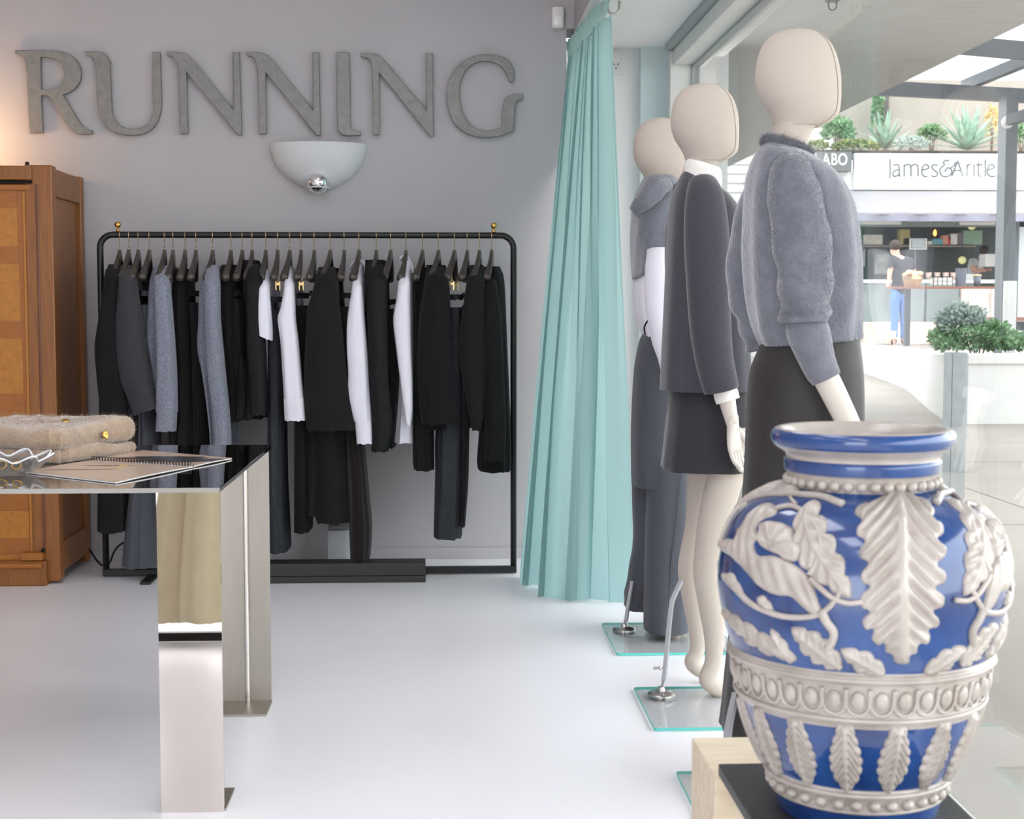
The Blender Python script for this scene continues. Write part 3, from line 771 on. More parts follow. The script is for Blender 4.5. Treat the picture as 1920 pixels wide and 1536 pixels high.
ORD = ['first', 'second', 'third', 'fourth', 'fifth', 'sixth', 'seventh', 'eighth', 'ninth', 'tenth', 'eleventh', 'twelfth', 'thirteenth', 'fourteenth', 'fifteenth', 'sixteenth', 'seventeenth', 'eighteenth', 'nineteenth', 'twentieth', 'twenty-first', 'twenty-second', 'twenty-third', 'twenty-fourth', 'twenty-fifth', 'twenty-sixth', 'twenty-seventh', 'twenty-eighth', 'twenty-ninth']
HOOK = [224, 241, 259, 279.5, 308, 324, 346.5, 367, 398.5, 432.6, 454, 472.6, 498, 520, 543, 564, 589, 619, 645, 673, 705.5, 732.5, 761, 792, 822, 852, 876, 899, 922]
CLIP = {14, 16, 26}
DX = [-5, -5, -4, -5, -3, -1, -1, -2, -3, -2, -3, -2, -1, 1, -3, 1, -1, -6, 1, -4, -2, -5, -2, -5, -6, -7, -3, -4, -2]
pa, pb = hanger_proto(False), hanger_proto(True)
used = [False, False]
for i, px in enumerate(HOOK):
    k = 1 if (i + 1) in CLIP else 0
    src = (pa, pb)[k]
    loc = (float(at(px, 440, RY)[0]), RY, RZ)
    TH = math.asin(float(at(px + DX[i], 530, RY - 0.2)[0] - loc[0]) / 0.205)
    lab = f'dark wooden hanger{" with brass clips" if k else ""}, {ORD[i]} from the left end of the rail'
    if not used[k]:
        used[k] = True; o = src; o.location = loc; o.rotation_euler = (0, 0, TH)
        tag(o, lab, 'hanger', 'wooden hangers on the rail')
    else:
        copy_tree(src, loc, TH, label=lab, cat='hanger', group='wooden hangers on the rail')

def garment(i, name, label, cat, m, sleeve=None, body=None, cuff=None, Yb=None, hd=0.17, Ys=None, hs=0.05, extra=(), bname='body', fold=0.10, slant=0.0, both=True, nf=7, bslant=0.0):
    """i: 1-based place on the rail; sleeve/body: photo outlines of the near sleeve and of the body"""
    hx = float(at(HOOK[i - 1], 440, RY)[0])
    Yb_ = RY if Yb is None else Yb
    t = thing(name, (hx, RY, RZ - 0.11), label, cat, 'garments on the rail')
    if body:
        # body outline is read at the rail's plane; depth opens from the neck to the shoulders
        obj(bname, hang_loft(body, Yb_, 0.03, hd, 0.09, i, fold=fold * 1.4, nf=nf, slant=bslant), m, t, True, sharp=50)
    if sleeve:
        Ys_ = RY - 0.20 if Ys is None else Ys
        y0_, l0_, r0_ = sleeve[0]; c0_ = (l0_ + r0_) / 2
        sleeve = [(y0_ - 13, c0_ - (r0_ - l0_) * 0.22, c0_ + (r0_ - l0_) * 0.26)] + sleeve
        g = hang_loft(sleeve, Ys_, 0.02, hs, 0.05, i + 40, fold=0.09, nf=5, slant=slant, n=36, back=0.15)
        obj('sleeve', g, m, t, True, sharp=50)
        if both:
            v = np.array(g[0]); v2 = v.copy(); v2[:, 1] = 2 * RY - v[:, 1]; v2[:, 0] = v[:, 0] + (hx - v[:, 0]) * 0.3 + 0.01
            obj('sleeve', (v2, [tuple(reversed(f)) for f in g[1]]), m, t, True, sharp=50)
    if cuff:
        for cu in cuff:
            obj('cuff', hang_loft(cu, (RY - 0.205) if Ys is None else Ys - 0.004, hs * 0.9, hs * 0.95, 0.02, i + 80, n=6, fold=0.03, nf=5, slant=slant), m, t, True, sharp=50)
    return t
def stems(i, label, m, prof, hd=0.15, name='trousers', cat='trousers', **kw):
    """clipped trousers or skirt"""
    hx = float(at(HOOK[i - 1], 440, RY)[0])
    t = thing(name, (hx, RY, RZ - 0.21), label, cat, 'garments on the rail')
    p = np.array(prof, float)
    band = [tuple(p[0]), (p[0, 0] + 14, p[0, 1] * 0.5 + p[0, 1] * 0.5, p[0, 2])]
    obj('waistband', hang_loft(band, RY, hd * 0.96, hd * 0.99, 0.01, i + 3, n=4, fold=0.03, **kw), m, t, True)
    body = [(p[0, 0] + 13, p[0, 1] + 0.4, p[0, 2] - 0.4)] + [tuple(q) for q in p[1:]]
    obj('legs' if name == 'trousers' else 'panel', hang_loft(body, RY, hd, hd * 1.02, 0.02, i, fold=0.10, nf=9, **kw), m, t, True, sharp=50)
    return t

garment(1, 'long_coat', 'long black coat, first garment at the left end of the rail', 'coat', M_blk,
        sleeve=[(500, 203, 226), (540, 196, 224), (575, 190, 222), (620, 182, 224), (652, 178, 226), (700, 181, 232), (750, 186, 236), (796, 190, 240)],
        body=[(488, 207, 226), (510, 203, 230), (560, 202, 236), (700, 196, 240), (850, 194, 243), (990, 193, 246)])
garment(2, 'wool_jacket', 'charcoal wool jacket with a bent sleeve, second garment on the rail', 'jacket', M_char,
        sleeve=[(503, 227, 250), (540, 223, 258), (600, 218, 266), (650, 215, 273), (700, 224, 282), (740, 240, 290), (768, 251, 294)], cuff=[[(748, 244, 293), (772, 252, 295)]], slant=0.014,
        body=[(487, 230, 246), (510, 226, 254), (600, 226, 266), (790, 228, 270)])
stems(3, 'narrow black trousers between the charcoal jacket and the grey sweater', M_blk2, [(541, 252, 274), (600, 252, 280), (760, 256, 285), (905, 258, 286)])
stems(4, 'wide slate grey wool trousers reaching nearly to the floor, left end of rail', M_greyw, [(541, 272, 292), (620, 268, 294), (800, 262, 296), (900, 252, 296), (1000, 241, 297), (1056, 236, 299)])
garment(5, 'knit_sweater', 'pale grey melange sweater with a ribbed cuff beside the charcoal jacket', 'sweater', M_grey,
        sleeve=[(503, 291, 318), (540, 290, 320), (600, 292, 325), (690, 294, 331), (772, 294, 333)], cuff=[[(770, 295, 332), (808, 292, 330)]],
        body=[(492, 293, 312), (510, 289, 318), (560, 285, 318), (620, 281, 320), (652, 280, 322), (700, 290, 324), (762, 294, 326)])
stems(6, 'straight black trousers just right of the pale grey sweater', M_blk2, [(541, 316, 332), (620, 318, 338), (800, 324, 345), (930, 326, 346)])
garment(7, 'black_dress', 'sleeveless soft black dress on a turned hanger between the two grey knits', 'dress', M_blk2,
        body=[(489, 338, 358), (505, 333, 362), (545, 328, 362), (620, 326, 364), (720, 330, 368), (860, 332, 372), (960, 332, 374)], hd=0.15, fold=0.13)
stems(8, 'black trousers just left of the long pale grey cardigan', M_blk, [(541, 360, 378), (620, 364, 384), (800, 368, 392), (940, 368, 394)])
garment(9, 'long_cardigan', 'long pale grey melange cardigan with a hanging sleeve', 'cardigan', M_grey,
        sleeve=[(500, 386, 411), (540, 384, 413), (600, 386, 414), (700, 390, 423), (770, 400, 430), (820, 404, 433), (850, 405, 432)],
        body=[(485, 388, 404), (505, 384, 412), (560, 378, 412), (610, 376, 413), (650, 373, 414), (700, 384, 416), (800, 398, 420), (880, 400, 424)])
garment(10, 'sleeveless_blouse', 'black sleeveless top on a turned hanger right of the long grey cardigan', 'blouse', M_blk2,
        body=[(487, 420, 442), (505, 415, 448), (540, 413, 452), (640, 416, 456), (740, 420, 458), (788, 420, 454)], hd=0.16, fold=0.12)
stems(11, 'black trousers hidden behind the black blouse, beside its turned neighbour', M_blk2, [(541, 444, 462), (620, 444, 464), (760, 448, 466)])
garment(12, 'black_blouse', 'black blouse with a gathered neck left of the white T-shirt', 'blouse', M_blk3,
        sleeve=[(500, 462, 492), (560, 460, 496), (640, 462, 498), (720, 468, 501), (778, 470, 502)],
        body=[(478, 460, 476), (490, 457, 486), (520, 456, 492), (650, 454, 496), (782, 446, 500)], fold=0.16, nf=9)
garment(13, 't_shirt', 'white short-sleeved T-shirt with a flared sleeve on the rail', 'T-shirt', M_wht,
        sleeve=[(515, 487, 504), (560, 481, 507), (600, 476, 510), (618, 478, 511), (633, 481, 511)], slant=-0.012,
        body=[(497, 493, 501), (515, 490, 510), (560, 496, 514), (640, 496, 511), (700, 499, 509), (742, 500, 508)], hd=0.15)
jn = stems(14, 'dark washed denim jeans hanging between the white T-shirt and white shirt', M_denim, [(552, 506, 532), (620, 505, 533), (700, 505, 535), (900, 505, 538), (1028, 505, 544)])
garment(15, 'white_shirt', 'white shirt with a bent elbow and two cuff buttons, leftmost of the shirts', 'shirt', M_wht,
        sleeve=[(512, 535, 549), (540, 533, 552), (575, 527, 554), (598, 521, 555), (640, 526, 560), (700, 530, 565), (748, 533, 570)],
        cuff=[[(746, 532, 570), (788, 534, 573)]], body=[(492, 538, 547), (510, 534, 552), (600, 536, 556), (740, 538, 560)], hd=0.15)
stems(16, 'long black trousers with brass clips right of the bent-elbow white shirt', M_blk, [(545, 559, 577), (620, 556, 582), (800, 554, 586), (991, 553, 585)])
stems(17, 'black trousers hidden beside the large black blazer coat', M_blk2, [(541, 582, 598), (620, 580, 604), (900, 578, 606), (960, 576, 606)])
garment(18, 'blazer_coat', 'large black coat with a wide sleeve in the middle of the rail', 'coat', M_blk2,
        sleeve=[(505, 596, 630), (540, 588, 634), (580, 577, 638), (640, 573, 645), (700, 571, 652), (760, 572, 662), (806, 576, 668)],
        body=[(487, 605, 620), (505, 597, 630), (560, 590, 638), (800, 588, 655), (940, 590, 658), (973, 596, 660)], hs=0.06)
stems(19, 'long dark brown trousers with a slanted hem, lowest hanging in the middle', M_brown, [(545, 636, 658), (640, 640, 664), (800, 648, 680), (930, 655, 692), (985, 656, 697), (1044, 658, 694)])
garment(20, 'white_shirt', 'white shirt with an open collar, between the black coat and ribbed black shirt', 'shirt', M_wht,
        sleeve=[(515, 662, 679), (540, 660, 680), (600, 651, 684), (650, 650, 688), (700, 653, 691), (745, 652, 694), (790, 664, 697)],
        cuff=[[(788, 665, 697), (831, 669, 700)]], body=[(488, 664, 677), (505, 661, 682), (600, 660, 690), (740, 662, 694)], hd=0.15)
garment(21, 'ribbed_shirt', 'black fine-ribbed shirt with a rounded collar between two white shirts', 'shirt', M_blk3,
        sleeve=[(500, 686, 724), (560, 687, 727), (640, 690, 728), (720, 692, 730), (800, 698, 736), (846, 696, 728)],
        body=[(476, 692, 712), (486, 685, 722), (520, 685, 726), (700, 690, 732), (830, 700, 740)], fold=0.18, nf=11)
stems(22, 'black trousers just left of the loose white shirt', M_blk, [(557, 728, 750), (640, 727, 752), (780, 730, 746), (835, 728, 742)])
garment(23, 'white_shirt', 'loose white shirt with a long curved tail, rightmost of the shirts', 'shirt', M_wht,
        sleeve=[(510, 750, 769), (560, 743, 769), (600, 737, 770), (650, 742, 771), (700, 748, 773), (760, 755, 774), (793, 760, 770)],
        body=[(478, 752, 766), (500, 750, 773), (600, 748, 776), (720, 748, 776), (790, 741, 777), (826, 737, 778)], hd=0.15, slant=-0.02)
garment(24, 'sleeveless_blouse', 'long black top on a turned hanger right of the loose white shirt', 'blouse', M_blk,
        body=[(489, 781, 801), (505, 777, 806), (545, 774, 808), (700, 776, 812), (860, 774, 814), (877, 776, 814)], hd=0.15)
garment(25, 'black_blazer', 'black blazer in front of the dark jeans, right half of the rail', 'blazer', M_blk,
        sleeve=[(505, 800, 836), (540, 795, 843), (600, 786, 845), (680, 783, 848), (750, 786, 854), (794, 792, 860)],
        body=[(487, 806, 823), (505, 798, 838), (600, 796, 846), (760, 790, 852), (800, 792, 852)], hs=0.06)
stems(26, 'dark washed denim jeans hanging lowest at the right half of the rail', M_denim, [(548, 840, 868), (640, 836, 868), (800, 818, 870), (900, 816, 868), (1003, 813, 866)])
stems(27, 'black trousers behind the right-hand dark jeans', M_blk2, [(545, 866, 884), (640, 866, 886), (800, 866, 880), (900, 864, 878), (980, 862, 872)])
garment(28, 'black_blazer', 'black blazer with a tapered sleeve second from the rail\'s right end', 'blazer', M_blk2,
        sleeve=[(505, 880, 906), (540, 873, 910), (600, 865, 912), (655, 861, 914), (720, 869, 912), (770, 878, 908), (806, 885, 902)],
        body=[(487, 884, 900), (505, 880, 908), (600, 878, 918), (800, 880, 920)])
garment(29, 'black_jacket', 'black jacket on a turned hanger at the right end of the rail', 'jacket', M_blk,
        body=[(487, 912, 930), (502, 908, 938), (525, 908, 945), (600, 908, 949), (700, 905, 953), (800, 900, 957), (866, 895, 958), (879, 897, 957)], hd=0.17,
        sleeve=[(520, 910, 930), (600, 905, 940), (700, 906, 945), (800, 908, 948), (864, 908, 946)])
# shirt collars and cuff buttons
def collar(i, pts, w, m=None):
    t = [o for o in col.objects if o.type == 'EMPTY' and o.name.startswith('white_shirt')][i]
    P_ = [at(x, y, Yc) for x, y, Yc in pts]
    V, Fc = [], []
    for k, q in enumerate(crom(P_, 4)):
        V += [tuple(q), (q[0] - 0.004, q[1] - 0.012, q[2] - w), (q[0] + 0.0, q[1] - 0.008, q[2] - w), (q[0] + 0.003, q[1] + 0.002, q[2])]
        if k:
            b = 4 * k; Fc += [(b - 4, b - 3, b + 1, b), (b - 3, b - 2, b + 2, b + 1), (b - 2, b - 1, b + 3, b + 2), (b - 1, b - 4, b, b + 3)]
    obj('collar', (V, Fc), M_wht, t, True)
collar(1, [(655, 500, RY - 0.11), (662, 490, RY - 0.08), (673, 486, RY - 0.02), (684, 490, RY - 0.05), (689, 502, RY - 0.08)], 0.022)
collar(2, [(749, 482, RY - 0.10), (754, 479, RY - 0.06), (762, 478, RY - 0.02), (770, 490, RY - 0.05), (774, 502, RY - 0.08)], 0.022)
sh15 = [o for o in col.objects if o.type == 'EMPTY' and o.name.startswith('white_shirt')][0]
for y in (763, 774):
    q = at(556, y, RY - 0.262); button(sh15, q, (0, -1, 0), 0.005, M_paper)
for jt, xs in ((jn, 0),):
    pass

# ================================================================ second rail beside the photographer, seen mirrored in the table leg
sr = thing('clothes_rail', (-0.97, 1.637, 0), 'black clothes rail with cream trousers, mirrored in the polished table leg', 'clothes rail')
obj('bottom_rail', box(-1.75, -0.62, 1.622, 1.652, 0.004, 0.034, 0.003), M_black, sr)
obj('hoop', tube([(-1.74, 1.637, 0.03), (-1.74, 1.637, 1.2)] + [(-1.69 - 0.05 * math.cos(t), 1.637, 1.40 + 0.05 * math.sin(t)) for t in np.linspace(0, math.pi / 2, 8)] + [(-0.68 + 0.05 * math.sin(t), 1.637, 1.40 + 0.05 * math.cos(t)) for t in np.linspace(0, math.pi / 2, 8)] + [(-0.63, 1.637, 1.2), (-0.63, 1.637, 0.03)], rr, 12), M_black, sr, True)
M_cream = mat('cream_wool', (236, 224, 190), 0.85, var=0.04, var_scale=20, bump=0.1, bump_scale=120, sheen=0.1)
ct = thing('cream_trousers', (-0.88, 1.66, 0.09), 'cream wool trousers hanging beside the camera, seen only in the mirrored leg', 'trousers')
def cloth_tube(stations, seed, fold=0.08, nf=7, m=40, n=30):
    """stations (z, x, y, half x, half y) -> cloth tube"""
    s = crom(stations[::-1], 6); rings = []; a = np.linspace(0, 2 * math.pi, m, endpoint=False)
    for i, (z, x, y, hx, hy) in enumerate(s):
        g = i / (len(s) - 1); rad = 1 + fold * (0.3 + g) * (np.sin(nf * a + seed + noise1(g * 2, seed)) * 0.6 + 0.4 * np.sin((2 * nf - 3) * a + 2 * seed))
        rings.append(np.stack([x + hx * np.cos(a) * rad, y + hy * np.sin(a) * rad, np.full(m, z) + 0.006 * noise1(a * 3, seed) * g ** 3], 1))
    b = rings[-1]; c1 = b.mean(0); h = c1 + (b - c1) * np.array([0.93, 0.93, 1]); h2 = h.copy(); h2[:, 2] += 0.03
    return loft(rings + [h, h2])
obj('front_leg', cloth_tube([(0.10, -0.80, 1.76, 0.10, 0.05), (0.3, -0.80, 1.75, 0.09, 0.05), (0.8, -0.78, 1.72, 0.07, 0.045), (1.2, -0.77, 1.70, 0.06, 0.04)], 2), M_cream, ct, True)
obj('back_leg', cloth_tube([(0.085, -0.91, 1.68, 0.10, 0.05), (0.3, -0.91, 1.68, 0.09, 0.05), (0.8, -0.87, 1.67, 0.07, 0.045), (1.2, -0.83, 1.66, 0.06, 0.04)], 5), M_cream, ct, True)

obj('waistband', cloth_tube([(1.19, -0.80, 1.68, 0.075, 0.075), (1.205, -0.80, 1.675, 0.07, 0.072), (1.235, -0.80, 1.67, 0.06, 0.07)], 1, fold=0.03), M_cream, ct, True)
copy_tree(pb, (-0.80, 1.637, 1.45), math.radians(40), label='dark wooden hanger carrying the cream trousers beside the camera', cat='hanger', group='wooden hangers on the rail')
# ================================================================ sheer curtain
def sheer_mat(name, rgb, t=0.55):
    m = bpy.data.materials.new(name); m.use_nodes = True
    nt = m.node_tree; nt.nodes.clear()
    o = nt.nodes.new('ShaderNodeOutputMaterial'); df = nt.nodes.new('ShaderNodeBsdfDiffuse'); tr = nt.nodes.new('ShaderNodeBsdfTranslucent')
    tp = nt.nodes.new('ShaderNodeBsdfTransparent'); m1 = nt.nodes.new('ShaderNodeMixShader'); m2 = nt.nodes.new('ShaderNodeMixShader')
    tc = nt.nodes.new('ShaderNodeTexCoord'); wv = nt.nodes.new('ShaderNodeTexNoise'); wv.inputs['Scale'].default_value = 220
    rp = nt.nodes.new('ShaderNodeValToRGB'); c = lin(*rgb)
    rp.color_ramp.elements[0].color = (*[v * 0.94 for v in c], 1); rp.color_ramp.elements[1].color = (*[min(1, v * 1.05) for v in c], 1)
    nt.links.new(tc.outputs['Object'], wv.inputs['Vector']); nt.links.new(wv.outputs['Fac'], rp.inputs['Fac'])
    nt.links.new(rp.outputs['Color'], df.inputs['Color']); nt.links.new(rp.outputs['Color'], tr.inputs['Color'])
    tp.inputs['Color'].default_value = (*[0.5 + 0.5 * v for v in c], 1)
    m1.inputs[0].default_value = t; m2.inputs[0].default_value = 0.08
    nt.links.new(df.outputs[0], m1.inputs[1]); nt.links.new(tr.outputs[0], m1.inputs[2])
    nt.links.new(m1.outputs[0], m2.inputs[1]); nt.links.new(tp.outputs[0], m2.inputs[2]); nt.links.new(m2.outputs[0], o.inputs[0])
    MATS[name] = m
    return m
M_sheer = sheer_mat('sheer_aqua_voile', (164, 197, 196))
cv = thing('sheer_curtain', (0.55, 6.0, 0), 'pale aqua sheer curtain gathered between the rail and the shop window', 'curtain')
def curtain_sheet(top, bot, npl, amp_t, amp_b, zt, zb, seed, nu=260, nv=44, belly=0.0):
    top, bot = crom(top, 20), crom(bot, 20)
    def samp(c, u):
        d = np.r_[0, np.cumsum(np.linalg.norm(np.diff(c, axis=0), axis=1))]; d /= d[-1]
        return np.stack([np.interp(u, d, c[:, 0]), np.interp(u, d, c[:, 1])], 1)
    u = np.linspace(0, 1, nu); V = []
    for v in np.linspace(0, 1, nv):
        e = v ** 0.9
        base = samp(top, u) * (1 - e) + samp(bot, u) * e
        tg = np.gradient(base, axis=0); tg /= np.linalg.norm(tg, axis=1)[:, None] + 1e-9
        nr = np.stack([-tg[:, 1], tg[:, 0]], 1)
        amp = amp_t + (amp_b - amp_t) * e
        ph = 2 * math.pi * npl * (u + 0.03 * noise1(u * 9, seed) + 0.02 * v * noise1(u * 5, seed + 2))
        ph2 = 2 * math.pi * (npl * 0.36) * (u ** 0.8 + 0.05 * noise1(u * 4, seed + 7))
        mixw = np.clip((v - 0.05) * 1.5, 0, 0.93)
        w = np.sin(ph) * (1 - mixw) + np.sin(ph2) * mixw
        am = amp * (0.7 + 0.5 * noise1(u * 13, seed + 4))
        q = base + nr * (w * am)[:, None] + tg * (0.5 * am * (np.sin(2 * ph) * (1 - mixw) + np.sin(2 * ph2) * mixw))[:, None]
        z = zt + (zb - zt) * v + (0.012 * noise1(u * 8, seed) * v ** 8)
        V.append(np.c_[q, np.full(nu, z) if np.isscalar(z) else z])
    return loft(V, cap=False, closed=False)
# body of the curtain: gathered on a track running towards the camera, spreading on the floor
top = [(0.585, 7.03), (0.605, 6.69), (0.63, 6.31), (0.645, 5.98), (0.668, 5.90)]
bot = [(0.318, 6.32), (0.36, 6.18), (0.42, 6.0), (0.472, 5.84), (0.55, 5.80), (0.63, 5.83), (0.735, 5.78)]
obj('drop', curtain_sheet(top, bot, 14, 0.018, 0.062, 2.30, 0.004, 3), M_sheer, cv, True)
obj('heading', curtain_sheet([(0.578, 7.06), (0.60, 6.69), (0.625, 6.31), (0.66, 5.87)], [(0.585, 7.03), (0.605, 6.69), (0.63, 6.31), (0.655, 5.90)], 22, 0.012, 0.012, 2.385, 2.295, 5, nv=6), M_sheer, cv, True)
obj('curtain_track', box(0.60, 0.635, 5.4, 7.12, 2.385, 2.40), M_white, cv)
# ================================================================ three linen mannequins in the window
M_linen = mat('linen_cover', (188, 177, 166), 0.85, var=0.03, var_scale=220, bump=0.15, bump_scale=350, sheen=0.1)
M_seam = mat('linen_seam', (160, 145, 132), 0.85)
M_skin = mat('matte_cream_fibreglass', (206, 197, 187), 0.5, var=0.015)
M_rod = mat('satin_grey_rod', (176, 176, 180), 0.4, 0.5)
M_plate = pane_mat('glass_base_clear', (0.985, 0.995, 0.992), refl=0.6)
M_edge = mat('glass_base_edge', (96, 196, 186), 0.2)

def sect(m=64, e=0.85):
    a = np.linspace(0, 2 * math.pi, m, endpoint=False)
    return a, np.sign(np.cos(a)) * abs(np.cos(a)) ** e, np.sign(np.sin(a)) * abs(np.sin(a)) ** e
def form(stations, Y, seed=0, m=64, k=5, fold=0.0, nf=6, tilt_top=0.0, tilt_bot=0.0, e=0.85, hollow=True, yoff=0.0, cap_top=True, foldpow=1.0, diag=0.0):
    """loft from photo rows (y, left x, right x, half depth[, y offset]) at the plane y = Y"""
    rows = []
    for s in stations:
        yo = s[4] if len(s) > 4 else yoff
        L, R = at(s[1], s[0], Y + yo), at(s[2], s[0], Y + yo)
        rows.append(((L[2] + R[2]) / 2, (L[0] + R[0]) / 2, (R[0] - L[0]) / 2, s[3], yo))
    r = crom(rows, k); a, ux, uy = sect(m, e); rings = []
    for i, (z, xc, hw, hy, yo) in enumerate(r):
        g = i / (len(r) - 1)
        rad = 1 + fold * g ** foldpow * (np.sin(nf * a + seed + 1.5 * noise1(g * 2.3, seed)) * 0.55 + 0.45 * np.sin((2 * nf + 1) * a + seed * 2 + diag * g * 6))
        zz_ = z - tilt_top * ux * (1 - g) ** 3 - tilt_bot * ux * g ** 3
        rings.append(np.stack([xc + hw * ux * rad, Y + yo + hy * uy * rad, zz_], 1))
    if hollow:
        b = rings[-1]; c1 = b.mean(0); h = c1 + (b - c1) * np.array([0.95, 0.95, 1]); h2 = c1 + (b - c1) * np.array([0.9, 0.9, 1]) + np.array([0, 0, 0.05])
        rings += [h, h2]
    return loft(rings, cap=cap_top)
def limb(pts, seed=0, m=28, k=6, wr=0.0, wk=9.0, flat=1.0, spiral=1.0):
    """sleeve/limb along photo points (x, y, Y, radius m) with bunched wrinkles"""
    c = crom([(*at(p[0], p[1], p[2]), p[3]) for p in pts], k)
    P_, R = c[:, :3], c[:, 3]
    T = np.gradient(P_, axis=0); T /= np.linalg.norm(T, axis=1)[:, None]
    u = np.cross(T[0], (0, 1.0, 0)); u /= np.linalg.norm(u); rings = []
    a = np.linspace(0, 2 * math.pi, m, endpoint=False)
    for i in range(len(P_)):
        u = u - T[i] * (u @ T[i]); u /= np.linalg.norm(u); w = np.cross(T[i], u)
        g = i / (len(P_) - 1)
        rr_ = R[i] * (1 + wr * (0.35 + 1.1 * g * g) * (np.sin(wk * g * 6.28 + spiral * np.cos(a + seed) * 2 + seed) * 0.6 + 0.4 * np.sin(3 * a + g * 9 + seed)))
        rings.append(P_[i] + (np.cos(a) * rr_)[:, None] * u + (np.sin(a) * rr_ * flat)[:, None] * w)
    c0, c1 = rings[0].mean(0), rings[-1].mean(0)
    rings = [c0 + (rings[0] - c0) * 0.3, c0 + (rings[0] - c0) * 0.8] + rings + [c1 + (rings[-1] - c1) * 0.9, c1 + (rings[-1] - c1) * 0.85 - T[-1] * 0.02]
    return loft(rings)
HEAD = [(56, 1478, 1512, .018), (60, 1462, 1530, .038), (70, 1443, 1545, .054), (88, 1429, 1560, .067), (115, 1420, 1570, .077), (150, 1417, 1576, .082), (180, 1424, 1577, .080), (200, 1435, 1575, .075), (215, 1444, 1570, .069), (228, 1449, 1556, .062), (238, 1451, 1536, .056)]
NECK = [(232, 1451, 1534, .056), (245, 1449, 1522, .053), (262, 1444, 1515, .052), (290, 1436, 1512, .054), (330, 1430, 1515, .06)]
M1X, M1Y = 1497, 3.57
def head(par, px, py, Y, dtop):
    """same head for all: M1's rows moved in metres so that the crown sits at photo (px, py) on plane Y"""
    ref = at(M1X, 55, M1Y); tgt = at(px, py, Y); d = tgt - ref
    def mv(g): return np.asarray(g[0]) + d, g[1]
    g = form(HEAD, M1Y, k=6, m=72, e=0.94, hollow=False)
    v = np.array(g[0]); xm = (v[:, 0].max() + v[:, 0].min()) / 2
    # flatten the face plane
    xf = at(1571, 150, M1Y)[0]; over = v[:, 0] > xf; v[over, 0] = xf + (v[over, 0] - xf) * 0.35
    hd_ = obj('head', mv((v, g[1])), M_linen, par, True)
    # seam around the face plane and crown tab
    nr_ = len(v) // 72
    for s_, nm_ in ((-1, 'face_seam'), (1, 'face_seam')):
        j = int(round((s_ * 0.66 % (2 * math.pi)) / (2 * math.pi) * 72)) % 72
        sm = v[j::72][:nr_][3:-1].copy(); sm[:, 1] += s_ * 0.0004; sm[:, 0] += 0.0004
        obj(nm_, mv(tube(sm, 0.0011, 6)), M_seam, hd_, True)
    j = 54      # crown seam over the side of the head
    obj('crown_tab', mv(ball(at(1497, 57, M1Y), 0.011, 12, 8, 0.5)), M_linen, hd_, True)
    gN = form(NECK, M1Y, k=5, m=40, hollow=False)
    nk = obj('neck', mv(gN), M_linen, par, True)
    return d
def hand_geo(w, fd, side, sc=1.0, seed=0):
    """right-hand like: w wrist point, fd unit direction to the fingertips, side unit vector across the palm (towards the index finger)"""
    fd, side = np.array(fd, float), np.array(side, float); fd /= np.linalg.norm(fd)
    side = side - fd * (side @ fd); side /= np.linalg.norm(side); nr = np.cross(fd, side)
    w = np.array(w, float)
    def loc(l, s, n): return w + (fd * l + side * s + nr * n) * sc
    rings = []
    a = np.linspace(0, 2 * math.pi, 24, endpoint=False)
    for l, hw, ht in ((-0.03, .026, .020), (0.0, .026, .0185), (0.02, .030, .018), (0.045, .037, .017), (0.07, .041, .0155), (0.09, .0405, .0135), (0.1, .037, .010)):
        rings.append(np.array([loc(l, hw * math.copysign(abs(math.cos(t)) ** 0.8, math.cos(t)), ht * math.sin(t)) for t in a]))
    gs = [loft(rings)]
    for s, L, r, c in ((0.030, .072, .0088, .10), (0.0105, .080, .0092, .05), (-0.0100, .074, .0088, .12), (-0.029, .058, .0078, .2)):
        pth = [loc(0.075, s * 0.95, 0), loc(0.098, s, 0.001), loc(0.098 + L * .45, s * 1.03, 0.004 + c * .02), loc(0.098 + L * .75, s * 1.03, 0.009 + c * .05), loc(0.098 + L, s * 1.0, 0.016 + c * .1)]
        q = crom(pth, 4); rd = np.interp(np.linspace(0, 1, len(q)), [0, .2, .5, .8, .95, 1], [r * 1.05, r * 1.08, r, r * .92, r * .7, r * .3]) * sc
        gs.append(tube(q, rd, 12))
    pth = [loc(0.02, 0.020, 0.004), loc(0.045, 0.040, 0.012), loc(0.07, 0.052, 0.018), (loc(0.098, 0.056, 0.022))]
    q = crom(pth, 4); gs.append(tube(q, np.interp(np.linspace(0, 1, len(q)), [0, .3, .7, .95, 1], [.014, .0125, .0105, .008, .003]) * sc, 12))
    return join(*gs)
def glass_base(par, x0, x1, y0, y1):
    r = 0.012; c = []
    for cx, cy, a0 in ((x1 - r, y1 - r, 0), (x0 + r, y1 - r, 90), (x0 + r, y0 + r, 180), (x1 - r, y0 + r, 270)):
        c += [(cx + r * math.cos(math.radians(a0 + t)), cy + r * math.sin(math.radians(a0 + t))) for t in (0, 30, 60, 90)]
    b = obj('glass_base', prism(c, 'z', 0.001, 0.0095), M_plate, par)
    n = len(c); cx, cy = (x0 + x1) / 2, (y0 + y1) / 2
    o = np.array(c); i = np.array([(cx + (x - cx) * 0.994, cy + (y - cy) * 0.994) for x, y in c])
    o2 = np.array([(cx + (x - cx) * 1.0015, cy + (y - cy) * 1.0015) for x, y in c])
    rings = [np.c_[o2, np.full(n, 0.0015)], np.c_[o2, np.full(n, 0.0092)], np.c_[i, np.full(n, 0.0096)]]
    obj('polished_edge', loft(rings, cap=False), M_edge, b)
